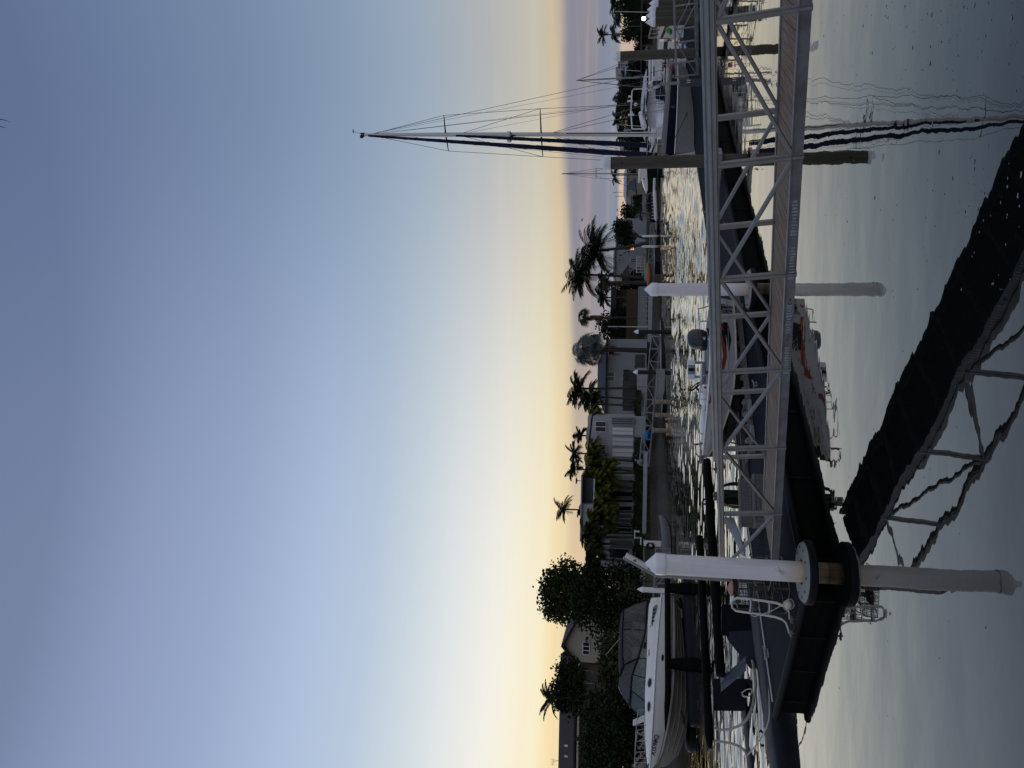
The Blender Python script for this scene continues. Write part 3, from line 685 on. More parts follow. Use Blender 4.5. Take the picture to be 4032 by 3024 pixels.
part('bumper_tube', B().tube([ta, ta.lerp(tb, .04), tb], [.05, .125, .125], 16), rubber, lift)
tc_, td = P(2838, 2660, 21.9), P(2783, 1806, 26.6)
part('bumper_tube', tubeW([tc_, td], .135), rubber, lift)
b = B()
b.extr([P(2842, 2380, 22.2), P(2842, 2478, 22.0), P(2990, 2478, 21.2), P(2995, 2380, 21.3)], N*.3); part('upright', b, rubber, lift)
b = B()
b.extr([P(2860, 2478, 22), P(2870, 2500, 22), P(2958, 2612, 21.0), P(2992, 2612, 20.6), P(2992, 2478, 21.2)], N*.25); part('gusset', b, poly, lift)
b = B(); b.extr([P(2812, 2672, 24.3), P(2812, 2778, 24), P(2935, 2778, 22.5), P(2940, 2672, 23)], N*.3); part('upright', b, rubber, lift)
b = B(); q = [P(2838, 2672, 22.1), P(2838, 2726, 21.9), P(2948, 2628, 20.6), P(2928, 2596, 20.8)]
off = V((.02, -.06, .02))
b.extr([q[0], q[0].lerp(q[1], .3)+off, q[0].lerp(q[1], .55)-off*.4, q[1]], (q[3]-q[0]).lerp(q[2]-q[1], .5)); part('bunk_channel', b, mat('blue_grey_bunk_plastic', (.024, .029, .042), .45, var=.15), lift, smooth=False)
b = B(); q = P(2786, 1990, 25.4)
for dx in (0, .16): b.tube([P(2785, 1985, 25.4)+V((dx, 0, 0)), P(2772, 1985, 25.4)+V((dx, 0, 0)), P(2770, 1990, 25.4)+V((dx*.5+.04, 0, .02))], .03, 8)
part('eye_fitting', b, black, lift)
b = B(); b.tube([P(2826, 1862, 24.5), P(2836, 1890, 24), P(2846, 1915, 23.4)], .05, 8); b.tube([P(2812, 1846, 25), P(2834, 1874, 24.2), P(2843, 1912, 23.6)], .035, 8); part('air_fitting', b, black, lift)
def hose(pts, r, label, cat='hose', name='air_hose', m=hosem, group=None):
    pp = [P(*p) for p in pts]; out = []
    for i in range(len(pp)-1):
        p0, p1, p2, p3 = pp[max(i-1, 0)], pp[i], pp[i+1], pp[min(i+2, len(pp)-1)]
        for k in range(6):
            u = k/6; out.append(.5*((2*p1)+(p2-p0)*u+(2*p0-5*p1+4*p2-p3)*u*u+(3*p1-p0-3*p2+p3)*u**3))
    out.append(pp[-1]); b = B().tube(out, r, 8); return single(name, b, m, label, cat, group)
hose([(2818, 2868, 23.6), (2850, 2874, 22.4), (2900, 2862, 21), (2938, 2836, 19.8), (2962, 2786, 19.2), (2970, 2740, 19.2), (2976, 2690, 19.3), (2968, 2630, 19.6), (2962, 2602, 19.9)], .036, 'thick beige air hose looping from the bumper tube end along the dock', group='beige air hoses')
hose([(2818, 2917, 23.2), (2850, 2922, 22.4), (2895, 2932, 21), (2928, 2952, 19.8), (2942, 2972, 19.3)], .036, 'shorter beige air hose hanging from the tube tip near the photo edge', group='beige air hoses')
hose([(3024, 2640, 17.9), (3028, 2720, 17.5), (3030, 2790, 17.1), (3026, 2840, 17.2), (3006, 2890, 17.6), (2975, 2936, 18.4), (2944, 2972, 19.2)], .016, 'white mooring rope sagging from the end cleat out to the lift tank', 'rope', 'mooring_rope', rope)
hose([(2920, 2726, 20.8), (2935, 2745, 20), (2955, 2735, 19.5), (2960, 2715, 19.3), (2940, 2715, 19.8), (2924, 2728, 20.4), (2926, 2742, 20.2), (2950, 2742, 19.6)], .012, 'knotted offwhite cord looped beside the beige hose', 'rope', 'cord', rope)
# ================================================================= BOATS
class Hull:
    """stations (x, half beam at deck, z deck, half beam at chine, z chine, z keel); x grows to the bow, +y is port"""
    def __init__(s, st): s.st = st
    def at(s, x):
        st = s.st
        for a, c in zip(st, st[1:]):
            if a[0] <= x <= c[0]: u = (x-a[0])/(c[0]-a[0]); return [a[i]+(c[i]-a[i])*u for i in range(6)]
        return list(st[0] if x < st[0][0] else st[-1])
    def side(s, x, f, off=0., sg=1):
        _, hd, zd, hc, zc, zk = s.at(x); bul = math.sin(math.pi*f)*.04
        return V((x, sg*(hc+(hd-hc)*f+bul+off), zc+(zd-zc)*f))
    def topsides(s, b, f0=0., f1=1., sides=(1, -1), n=6, off=0., mi=0):
        for sg in sides:
            rows = [[s.side(x[0], f0+(f1-f0)*k/n, off, sg) for k in range(n+1)] for x in s.st]
            if sg < 0: rows = [list(reversed(r)) for r in rows]
            b.loft(rows, mi, False)
        return b
    def bottom(s, b, mi=0):
        b.loft([[(x, hc, zc), (x, hc*.5, zc+(zk-zc)*.55), (x, 0, zk), (x, -hc*.5, zc+(zk-zc)*.55), (x, -hc, zc)] for x, hd, zd, hc, zc, zk in s.st], mi, False); return b
    def deck(s, b, drop=0., inset=0., mi=0, x0=-9, x1=99):
        st = [q for q in s.st if x0 <= q[0] <= x1]
        b.loft([[(q[0], -max(.01, q[1]-inset), q[2]-drop), (q[0], 0, q[2]-drop+.03), (q[0], max(.01, q[1]-inset), q[2]-drop)] for q in st], mi, False); return b
    def transom(s, b, mi=0):
        x, hd, zd, hc, zc, zk = s.st[0]; b.add([(x, hd, zd), (x, hc, zc), (x, 0, zk), (x, -hc, zc), (x, -hd, zd)], [(0, 1, 2, 3, 4)], mi); return b
    def patch(s, b, pts, off=.004, mi=0):
        """polygon strip on the port side: pts = [(x, f_low, f_high), ...]"""
        b.loft([[s.side(x, a, off), s.side(x, (a+c)/2, off), s.side(x, c, off)] for x, a, c in pts], mi, False); return b
def letter_mat(p, xdir, up):
    x = V(xdir).normalized(); u = V(up).normalized(); z = x.cross(u); u = z.cross(x)
    m = Matrix((x, u, z)).transposed().to_4x4(); m.translation = p; return m
def boat_world(t, p):
    return Matrix.Translation(t.location) @ Matrix.Rotation(t.rotation_euler.z, 4, 'Z') @ V(p)
def side_text(name, s, size, hull, t, x, f, m, dirx=-1, sx=1.):
    p = hull.side(x, f, .012); q = hull.side(x+dirx*size, f, .012); u = hull.side(x, f+.08, .012)
    Rz = Matrix.Rotation(t.rotation_euler.z, 3, 'Z')
    return textmesh(name, s, size, letter_mat(boat_world(t, p), Rz @ (q-p), Rz @ (u-p)) @ Matrix.Diagonal((sx, 1, 1, 1)), m, t, .003)
# ---------- small open boat on a roller cradle on the dock
stern, bow = P(2870, 1258, 23.3), P(2765, 1800, 20.4)
hd_ = V((bow.x-stern.x, bow.y-stern.y, 0)); LB = hd_.length; hd_.normalize()
t = thing('open_boat', 'white open boat with red and black stripes and an outboard on the dock cradle', 'boat', (stern.x, stern.y, 0), math.atan2(hd_.y, hd_.x))
k = LB/4.75
H1 = Hull([(0, .90, 1.46, .80, .80, .66), (.35*k, .93, 1.47, .83, .80, .66), (1.2*k, .97, 1.50, .86, .82, .66), (2.2*k, .97, 1.54, .84, .86, .68), (3.0*k, .88, 1.60, .70, .96, .74), (3.7*k, .68, 1.66, .48, 1.12, .86), (4.3*k, .36, 1.72, .22, 1.34, 1.08), (4.72*k, .05, 1.76, .03, 1.62, 1.46)])
b = B(); H1.topsides(b, .0, 1.); H1.transom(b); part('hull', b, mat('satin_white_boat_paint', (.40, .41, .43), .4, var=.08), t, world=False)
b = B(); H1.bottom(b); part('hull_bottom', b, mat('shaded_hull_alloy', (.022, .023, .025), .6, .3, var=.2), t, world=False)  # alloy colour darkened to carry the shade under the hull
b = B()
for f in (.3, .62): b.tube([H1.side(x[0], f, .004) for x in H1.st[:-1]], .008, 5)
part('strake', b, geld, t, world=False)
b = B()
for j in range(9):
    f0 = .1+j*.1; b.tube([(x[0], x[3]*(1-f0*.9)+.006, x[4]+(x[5]-x[4])*f0*1.0-.004) for x in H1.st], .006, 4)
part('pressed_rib', b, galv, t, world=False)
b = B(); H1.deck(b, .32, .06); part('floor', b, vinylg, t, world=False)
b = B()
for sg in (1, -1): b.tube([H1.side(x[0], 1, .0, sg)+V((0, 0, .01)) for x in H1.st], .028, 8)
part('gunwale', b, gel, t, world=False)
b = B(); b.tube([(H1.st[i][0], H1.st[i][3]+.015, H1.st[i][4]) for i in range(8)], .022, 6); part('chine_rail', b, mat('cream_chine', (.5, .46, .34), .5), t, world=False)
b = B(); H1.patch(b, [(.75, .62, .86), (1.2, .50, .72), (1.7, .40, .58), (2.2, .37, .52), (2.8, .50, .66), (3.3, .74, .90), (3.6, .90, .97)]); part('red_stripe', b, red, t, world=False)
b = B(); H1.patch(b, [(.95, .32, .50), (1.1, .27, .50), (1.55, .18, .36), (2.0, .28, .32)], .005); H1.patch(b, [(1.0, .52, .60), (1.3, .42, .60), (1.8, .38, .44), (1.95, .40, .41)], .005); part('black_wedge', b, black, t, world=False)
side_text('registration', 'UH579Q', .50, H1, t, .66, .10, black, sx=.21)
side_text('maker_mark', 'fx', .17, H1, t, .36, .76, red)
b = B(); cx, cy, cz = .80, 0, 1.60
prof = [(-.10, .19, .26), (.0, .22, .30), (.16, .23, .31), (.32, .20, .27), (.42, .14, .19), (.455, .06, .09)]
secs = []
for z, wy, wx in prof:
    ring = []
    for j in range(20):
        a = 2*math.pi*j/20; c, q_ = math.cos(a), math.sin(a); ring.append((cx+.02-z*.18+wx*math.copysign(abs(c)**.6, c), cy+wy*math.copysign(abs(q_)**.6, q_), cz+z))
    secs.append(ring)
b.loft(secs, 0, True, True); ob = part('outboard_motor', b, cowl, t, world=False)
b = B().tube([(cx-.3, 0, cz-.1), (cx-.4, 0, cz-.5), (cx-.42, 0, cz-.8)], [.12, .08, .06], 10); part('outboard_leg', b, cowl, ob, world=False)
mt = letter_mat(boat_world(t, V((cx+.22, .255, cz-.04))), Matrix.Rotation(t.rotation_euler.z, 3, 'Z') @ V((-1, 0, 0)), V((0, 0, 1)))
textmesh('power_number', '40', .12, mt, vinylw, ob)
b = B(); b.tube([(.72, .75, 1.46), (.74, .72, 1.74), (.55, .55, 1.76), (.1, .55, 1.76), (.02, .6, 1.45)], .02, 8); part('stern_rail', b, steel, t, world=False)
# seat
sx = 2.0
sb = B(); sb.box(sx-.20, sx+.25, -.25, .25, 1.60, 1.70); seat = part('seat', sb, vinylg, t, world=False, bevel=.03)
sb = B(); sb.box(sx-.02, sx+.24, -.24, .24, 1.70, 1.74); part('seat_cushion', sb, vinylw, seat, world=False, bevel=.02)
sb = B(); sb.bar((sx, 0, 1.2), (sx, 0, 1.6), .08, .08); part('seat_post', sb, galv, seat, world=False)
bk = B(); xs = [-.27, -.17, -.09, -.03, .06, .1, .18, .27]
def backbox(b, y0, y1, z0, z1, mi): b.hexa((sx-.24, y0, z0), (sx-.16, y0, z0), (sx-.16, y1, z0), (sx-.24, y1, z0), (sx-.34, y0, z1), (sx-.25, y0, z1), (sx-.25, y1, z1), (sx-.34, y1, z1), mi)
hv = V((-hd_.y, hd_.x))
def turned(b, ang):
    c = V((sx-.1, 0)); ca, sa = math.cos(ang), math.sin(ang); b.v = [((p[0]-c.x)*ca-(p[1]-c.y)*sa+c.x, (p[0]-c.x)*sa+(p[1]-c.y)*ca+c.y, p[2]) for p in b.v]
backbox(bk, -.27, .27, 1.86, 2.06, 0); turned(bk, .95); part('seat_back', bk, vinylw, seat, world=False, bevel=.025)
bk = B(); b2_ = lambda y0, y1, g: bk.hexa((sx-.245, y0, 1.87), (sx-.155, y0, 1.87), (sx-.155, y1, 1.87), (sx-.245, y1, 1.87), (sx-.345, y0, 2.05), (sx-.245, y0, 2.05), (sx-.245, y1, 2.05), (sx-.345, y1, 2.05))
b2_(-.05, .05, 0); turned(bk, .95); part('seat_stripe', bk, black, seat, world=False)
bk = B(); b2_(-.13, -.055, 0); b2_(.055, .13, 0); turned(bk, .95); part('seat_stripe', bk, vinylg, seat, world=False)
bk = B()
for y in (-.2, .2): bk = B().bar((sx-.12, y, 1.66), (sx-.22, y, 1.9), .07, .05); turned(bk, .95); part('seat_bracket', bk, vinylg, seat, world=False)
# console, wheel
b = B(); b.hexa((2.55, -.28, 1.3), (3.0, -.28, 1.3), (3.0, .3, 1.3), (2.55, .3, 1.3), (2.68, -.26, 1.80), (2.95, -.26, 1.74), (2.95, .28, 1.74), (2.68, .28, 1.80)); cs = part('console', b, gel, t, world=False, bevel=.03)
b = B().box(2.72, 2.78, .298, .304, 1.62, 1.68); part('switch', b, red, cs, world=False)
b = B(); wc = V((2.50, 0, 1.88)); ax = V((-.75, .25, .6)).normalized(); u1 = ax.cross(V((0, 0, 1))).normalized(); u2 = ax.cross(u1)
b.tube([wc+u1*.19*math.cos(a)+u2*.19*math.sin(a) for a in [2*math.pi*i/28 for i in range(29)]], .017, 8, cap=False)
for a in (.5, 2.6, 4.7): b.tube([wc-ax*.05, wc+u1*.19*math.cos(a)+u2*.19*math.sin(a)], .018, 6)
b.tube([wc, wc-ax*.22], .03, 8); part('steering_wheel', b, black, t, world=False)
b = B(); b.tube([(2.9, .3, 1.72), (2.95, .3, 1.98), (3.3, .2, 1.98), (3.35, .2, 1.7)], .016, 8); part('grab_rail', b, steel, t, world=False)
b = B(); pts = [H1.side(x, 1, -.06)+V((0, 0, z)) for x, z in ((2.75, .0), (2.78, .20), (3.4, .22), (4.0, .22), (4.25, .16), (4.32, .02))]; b.tube(pts, .018, 8)
b.tube([H1.side(3.45, 1, -.06), H1.side(3.45, 1, -.06)+V((0, 0, .22))], .014, 6); part('bow_rail', b, steel, t, world=False)
b = B(); b.box(3.0, 3.45, -.5, .5, 1.5, 1.72); b.box(3.55, 4.2, -.35, .35, 1.6, 1.76); part('cushion', b, vinylw, t, world=False, bevel=.04)
b = B(); b.tube([(4.35, 0, 1.75), (4.45, .02, 1.95), (4.72, .02, 1.93), (4.86, .0, 1.80)], .018, 6); b.bar((4.6, 0, 1.78), (4.95, 0, 1.80), .12, .06); b.tube([(4.42, .03, 1.98), (4.40, .05, 1.70), (4.3, .1, 1.75)], .02, 6); part('anchor_gear', b, galv, t, world=False)
# cradle
cr = thing('roller_cradle', 'galvanised roller cradle carrying the white open boat on the dock', 'boat cradle', (stern.x, stern.y, 0), math.atan2(hd_.y, hd_.x))
b = B()
for y in (.62, -.62): b.bar((-.5, y, .66), (5.0, y, .60), .06, .14)
part('rail', b, galv, cr, world=False)
b = B()
for x in (.3, 1.7, 3.1, 4.6): b.bar((x, -.75, .60), (x, .75, .60), .08, .06)
part('cross_member', b, galv, cr, world=False)
for i in range(12):
    x = .2+i*.4
    b = B().tube([(x, .50, .70), (x, .60, .68)], .07, 12); b.tube([(x, .60, .68), (x, .66, .64)], .02, 6); part('roller', b, mat('grey_roller', (.17, .17, .17), .7) if i == 0 else MATS['grey_roller'], cr, world=False)
for x in (3.5, 4.3):
    b = B().box(x, x+.5, .70, .82, .56, .66); part('end_bracket', b, alu, cr, world=False, bevel=.01)
b = B().tube([(4.4, .2, 1.25), (4.75, .5, .62)], .02, 6); part('winch_strap', b, black, cr, world=False)
# ---------- sports cruiser with canopy, on its lift at the left
S0 = V((-12.9, 45.5, 0)); CL = 9.36
t = thing('motor_cruiser', 'white sports cruiser with clear sided canopy on a black lift at the left', 'boat', (S0.x, S0.y, 0), math.atan2(-D.y, -D.x))
H2 = Hull([(0, 1.40, 1.72, 1.25, 1.02, .62), (.7, 1.46, 1.78, 1.30, 1.02, .52), (2.2, 1.52, 1.92, 1.34, 1.04, .42), (4.2, 1.54, 2.08, 1.32, 1.10, .36), (6.0, 1.42, 2.19, 1.12, 1.24, .40), (7.4, 1.08, 2.27, .72, 1.46, .58), (8.5, .60, 2.34, .30, 1.74, .98), (9.1, .22, 2.38, .08, 2.0, 1.55), (9.36, .04, 2.40, .02, 2.25, 2.15)])
b = B(); H2.topsides(b, 0, 1); H2.transom(b); part('hull', b, gel, t, world=False)
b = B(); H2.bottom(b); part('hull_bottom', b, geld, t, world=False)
b = B()
for j in (.25, .5, .75): b.tube([(x[0], x[3]*(1-j*.95)+.02, x[4]+(x[5]-x[4])*j*1.05) for x in H2.st[:-2]], .025, 5)
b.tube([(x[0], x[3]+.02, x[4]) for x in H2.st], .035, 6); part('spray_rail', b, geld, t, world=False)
b = B(); b.tube([H2.side(x[0], 1, .0) for x in H2.st], .05, 8); b.tube([H2.side(x[0], 1, .0, -1) for x in H2.st], .05, 8); part('rub_rail', b, gel, t, world=False)
b = B(); b.tube([H2.side(x[0], .16, .01) for x in H2.st], .012, 5); part('pinstripe', b, black, t, world=False)
# deck moulding above the rub rail
DK = Hull([(.25, 1.30, 2.30, 1.40, 1.72, 0), (.8, 1.32, 2.44, 1.46, 1.80, 0), (2.0, 1.34, 2.50, 1.52, 1.92, 0), (4.2, 1.28, 2.56, 1.54, 2.1, 0), (6.0, 1.10, 2.66, 1.42, 2.21, 0), (7.4, .80, 2.62, 1.08, 2.29, 0), (8.5, .42, 2.54, .60, 2.36, 0), (9.15, .12, 2.48, .2, 2.40, 0)])
b = B(); DK.topsides(b); DK.deck(b); DK.transom(b); dk = part('deck_moulding', b, gel, t, world=False)
b = B(); b.extr([(-.05, -1.35, 1.3), (-.85, -1.25, 1.3), (-.85, 1.25, 1.3), (-.05, 1.35, 1.3)], (0, 0, .12)); part('swim_platform', b, gel, t, world=False, bevel=.03)
for x in (5.55, 6.75):
    b = B(); c = DK.side(x, .5, .012); b.tube([c, c+V((0, .012, .002))], 0.001, 4)
    ring = [DK.side(x+.25*math.cos(a), .52+.21*math.sin(a), .012) for a in [2*math.pi*i/24 for i in range(24)]]; b = B(); b.add(ring, [tuple(range(24))]); po = part('porthole', b, glassd, t, world=False, smooth=False)
    b = B().tube(ring+[ring[0]], .018, 6, cap=False); part('porthole_frame', b, steel, po, world=False)
b = B(); ring = [DK.side(x, f, .012) for x, f in ((.75, .35), (.95, .62), (2.1, .70), (2.25, .55), (1.0, .22))]; b.add(ring, [(0, 1, 2, 3, 4)]); part('engine_vent', b, vinylg, t, world=False)
b = B()
for x in (1.05, 1.3, 1.55, 1.8): b.add([DK.side(x, .38+x*.02, .016), DK.side(x+.16, .40+x*.02, .016), DK.side(x+.18, .58+x*.03, .016), DK.side(x+.04, .58+x*.03, .016)], [(0, 1, 2, 3)])
part('vent_louvre', b, black, t, world=False)
b = B(); ring = [H2.side(4.15+.2*math.cos(a), .66+.07*math.sin(a), .012) for a in [2*math.pi*i/16 for i in range(16)]]; b.add(ring, [tuple(range(16))]); part('exhaust_oval', b, black, t, world=False, smooth=False)
side_text('registration', 'XI598Q', .30, H2, t, 8.86, .58, black)
side_text('maker_script', 'Sport', .17, DK, t, 4.0, .72, vinylg)
# windscreen and canopy (port and starboard sheets, front, top)
zb = lambda x: DK.at(x)[2]+.02
ws = [(4.1, 1.26, zb(4.1)), (5.2, 1.16, zb(5.2)), (6.35, .92, zb(6.35)), (6.85, .0, zb(6.8)+.04)]
wt = [(4.1, 1.18, 3.02), (5.0, 1.08, 3.30), (5.75, .82, 3.35), (6.05, .0, 3.38)]
b = B()
for sg in (1, -1):
    rows = [[V((a[0], sg*a[1], a[2])), V((c[0], sg*c[1], c[2]))] for a, c in zip(ws, wt)]
    if sg < 0: rows = [list(reversed(r)) for r in rows]
    b.loft(rows, 0, False)
part('windscreen', b, glasst, t, world=False, smooth=False)
b = B()
for sg in (1, -1):
    b.tube([(c[0], sg*c[1], c[2]) for c in wt], .03, 6); b.tube([(c[0], sg*c[1], c[2]) for c in ws], .025, 6)
    for i in (0, 1, 2): b.tube([(ws[i][0], sg*ws[i][1], ws[i][2]), (wt[i][0], sg*wt[i][1], wt[i][2])], .025, 6)
part('windscreen_frame', b, blackcloth, t, world=False)
top = [(.95, 1.10, 3.86), (1.1, 1.2, 3.98), (2.4, 1.24, 4.02), (4.0, 1.18, 3.98), (4.5, 1.1, 3.92)]
low = [(.45, 1.28, 2.52), (1.1, 1.28, 2.56), (2.4, 1.28, 2.62), (3.3, 1.28, 2.80), (4.1, 1.20, 3.02)]
b = B()
b.loft([[(x, -y, z-.14), (x, -y*.7, z), (x, 0, z+.06), (x, y*.7, z), (x, y, z-.14)] for x, y, z in top], 0, False); part('canopy_top', b, greycloth, t, world=False)
b = B()
for sg in (1, -1):
    rows = [[V((a[0], sg*a[1], a[2])), V(((a[0]+c[0])/2, sg*((a[1]+c[1])/2+.05), (a[2]+c[2])/2)), V((c[0], sg*c[1], c[2]-.13))] for a, c in zip(low, top)]
    if sg < 0: rows = [list(reversed(r)) for r in rows]
    b.loft(rows, 0, False)
b.loft([[(.45, 1.28, 2.52), (.95, 1.1, 3.74)], [(.35, 0, 2.52), (.9, 0, 3.88)], [(.45, -1.28, 2.52), (.95, -1.1, 3.74)]], 0, False)
part('clear_curtain', b, clearv, t, world=False)
b = B()    # front clear of canopy down to the windscreen top
fr = [(4.5, 1.08, 3.80), (4.95, .7, 3.98), (5.05, 0, 4.02)]; fl = [(4.1, 1.2, 3.02), (5.1, 1.06, 3.32), (5.8, .8, 3.37)]
for sg in (1, -1):
    rows = [[V((a[0], sg*a[1], a[2])), V(((a[0]+c[0])/2+.12, sg*(a[1]+c[1])/2, (a[2]+c[2])/2)), V((c[0], sg*c[1], c[2]))] for a, c in zip(fl, fr)]
    rows.append([V((6.05, 0, 3.40)), V((5.75, 0, 3.75)), V((5.05, 0, 4.0))])
    if sg < 0: rows = [list(reversed(r)) for r in rows]
    b.loft(rows, 0, False)
part('canopy_front', b, clearv, t, world=False)
b = B()
for sg in (1, -1):
    b.tube([(x, sg*(y+.01), z) for x, y, z in low]+[(5.1, sg*1.07, 3.33), (5.8, sg*.81, 3.38), (6.05, 0, 3.41)], .05, 8)
    b.tube([(x, sg*(y+.01), z-.14) for x, y, z in top]+[(4.95, sg*.72, 3.97)], .045, 8)
    for i in (2, 4): b.tube([(low[i][0], sg*(low[i][1]+.02), low[i][2]), (top[i][0], sg*(top[i][1]+.02), top[i][2]-.13)], .03, 6)
part('canopy_trim', b, blackcloth, t, world=False)
b = B()
for sg in (1, -1):
    for p, q in (((.5, 2.55), (1.5, 3.85)), ((1.2, 2.6), (1.0, 3.8)), ((2.6, 2.65), (4.2, 3.8)), ((3.6, 2.9), (2.5, 3.85)), ((4.4, 2.6), (3.3, 3.5))): b.tube([(p[0], sg*1.12, p[1]), (q[0], sg*1.05, q[1])], .022, 6)
part('canopy_bow', b, steel, t, world=False)
b = B()
for x in (1.4, 3.0): b.box(x, x+.55, -.5, .5, 2.5, 2.9); b.box(x-.05, x+.1, -.5, .5, 2.9, 3.35)
part('cockpit_seat', b, vinylw, t, world=False, bevel=.05)
b = B(); q0_ = V((7.05, .35, 2.68)); b.hexa(*[q0_+V(p) for p in ((0, 0, 0), (.08, 0, -.02), (.08, .5, -.02), (0, .5, 0), (.3, 0, .55), (.38, 0, .53), (.38, .5, .53), (.3, .5, .55))]); part('deck_hatch', b, gel, t, world=False, bevel=.02)
b = B(); rail = [(6.0, 2.7)]; hr = [(6.9, 2.98), (7.6, 3.06), (8.3, 3.10), (9.0, 3.12), (9.4, 3.1)]
for sg in (1, -1):
    b.tube([(x, sg*max(.03, DK.at(min(x, 9.1))[1]*1.05+.03), z) for x, z in hr], .02, 6)
    for x, z in hr[:-1]: b.tube([(x-.08, sg*(DK.at(x)[1]*1.02+.03), DK.at(x)[2]), (x, sg*max(.03, DK.at(x)[1]*1.05+.03), z)], .014, 6)
part('bow_rail', b, steel, t, world=False)
b = B()
for x in (4.6, 5.9, 6.9): p = DK.side(x, .96, .02); b.tube([p, p+V((0, .01, .22)), p+V((.12, .01, .26))], .012, 5)
part('hand_hold', b, steel, t, world=False)
b = B(); b.box(-.5, .05, -.3, .3, .85, 1.05); b.bar((-.25, 0, .95), (-.45, 0, .35), .16, .3); b.tube([(-.45, 0, .62), (-.8, 0, .6)], .1, 10)
for k in range(3):
    a = k*2.1; b.hexa(*[V((-.72+.04*dx, 0, .6))+V((0, math.cos(a)*r_+math.sin(a)*w_, math.sin(a)*r_-math.cos(a)*w_)) for dx in (0, 1) for r_, w_ in ((.06, -.05), (.24, -.08), (.24, .06), (.06, .05))])
part('stern_drive', b, black, t, world=False)
b = B().tube([(2.6, .9, 3.9), (3.9, .95, 4.75)], .012, 5); part('radio_aerial', b, whitep, t, world=False)
b = B(); b.ball((2.2, 1.40, 2.36), .05, 10, 6); part('side_lamp', b, steel, t, world=False)
# lift under the cruiser
cl = thing('boat_lift', 'black floating boat lift holding up the white sports cruiser', 'boat lift', (S0.x, S0.y, 0), math.atan2(-D.y, -D.x), 'black floating boat lifts')
for n0, n1, nm in ((.75, 1.75, 'near'), (-1.75, -.75, 'far')):
    part('tank', round_tank(B(), -1.6, 7.6, n0, n1, -.3, .55), poly, cl, world=False)
for sg in (1, -1):
    b = B(); b.tube([(-1.9, sg*1.72, 1.36), (-1.8, sg*1.72, 1.38), (6.2, sg*1.72, 1.52), (6.9, sg*1.5, 1.58), (7.9, sg*1.05, 1.66)], [.1, .16, .16, .14, .03], 14); bt = part('bumper_tube', b, rubber, cl, world=False)
    for x in (-.2, 4.6):
        b = B(); b.hexa(*[(x+dx, sg*1.72+dy, z) for z, e_ in ((.2, .4), (1.45, .22)) for dx, dy in ((-e_, -.12), (e_, -.12), (e_, .12), (-e_, .12))]); part('upright', b, rubber, cl, world=False, bevel=.03)
b = B()
for y in (.7, -.7): b.bar((-.3, y, .48), (6.4, y, .42), .25, .14)
for x in (0, 4.6): b.bar((x, -1.7, .36), (x, 1.7, .36), .3, .16)
part('bunk', b, rubber, cl, world=False)
Rz = Matrix.Rotation(cl.rotation_euler.z, 3, 'Z')
for x, s_, z in ((2.3, 'AIR LIFT', 1.47), (5.15, 'AIR LIFT', 1.50)):
    textmesh('lettering', s_, .17, letter_mat(boat_world(cl, V((x, 1.86, z-.05))), Rz @ V((-1, 0, 0)), V((0, .3, 1))), vinylw, cl)
hose([(2640, 2560, 42.5), (2660, 2620, 42), (2680, 2660, 41.6), (2690, 2690, 41.4)], .03, 'black hose running down the cruiser lift between hull and tank', 'hose', 'lift_hose', black)
hose([(2640, 2775, 40.5), (2668, 2790, 40.2), (2688, 2815, 40), (2692, 2850, 39.8), (2678, 2888, 39.6), (2676, 2905, 39.5)], .035, 'black hose sagging in front of the cruiser lift towards the bow', 'hose', 'lift_hose', black)
# ---------- the yacht with navy stripe
BW = V((12.39, 42.0, 0)); t = thing('sailing_yacht', 'grey hulled sailing yacht with a navy stripe, tall mast and two furled navy headsails', 'yacht', (BW.x, BW.y, 0), math.atan2(-D.y, -D.x))
YL = 12.5
def yst(x):            # x = 0 at the bow tip, negative aft
    u = -x/YL; beam = 2.02*(1-max(0, (.42-u)/.42)**2.1)*(1-.22*max(0, (u-.6)/.4)**2); zd = 2.28-.95*u+.28*u*u
    zk = -.55+ .9*max(0, (.1-u)/.1)**1.5+.55*max(0, (u-.75)/.25)**1.5; return max(.03, beam), zd, zk
XS = [0.0, -.35, -.8, -1.5, -2.4, -3.6, -5, -6.6, -8.2, -9.8, -11.2, -12.2, -12.5]
def yrow(x, zf, sg=1, off=0):
    bm, zd, zk = yst(x); u = -x/YL; z0 = .0; z = z0+(zd-z0)*zf; q = max(0., min(1, (z-zk)/(zd-zk))); rake = .75*(1-zf)*max(0, 1-u*6)
    return V((x-rake, sg*(bm*(q**(.42 if u > .15 else .7))+off), z))
def yband(f0, f1, n, off=0., sides=(1, -1)):
    b = B()
    for sg in sides:
        rows = [[yrow(x, f0+(f1-f0)*k_/n, sg, off) for k_ in range(n+1)] for x in XS]
        if sg > 0: rows = [list(reversed(r)) for r in rows]
        b.loft(rows, 0, False)
    return b
b = yband(.17, .70, 6)
tr = [yrow(-12.5, f, sg) for sg, fs in ((1, (0, .3, .6, 1)), (-1, (1, .6, .3, 0))) for f in fs]; b.add(tr, [tuple(range(8))])
part('hull', b, gelgrey, t, world=False)
part('boot_stripe', yband(-.1, .17, 2), black, t, world=False)
part('navy_band', yband(.70, .915, 3, .003), navy, t, world=False)
part('bulwark', yband(.915, 1.04, 2, .004), gelgrey, t, world=False)
b = B().tube([yrow(x, .70, 1, .02) for x in XS], .035, 6); part('rub_rail', b, gel, t, world=False)
b = B(); b.loft([[(x, -yst(x)[0], yst(x)[1]-.05), (x, 0, yst(x)[1]+.02), (x, yst(x)[0], yst(x)[1]-.05)] for x in XS], 0, False); part('deck', b, vinylw, t, world=False)
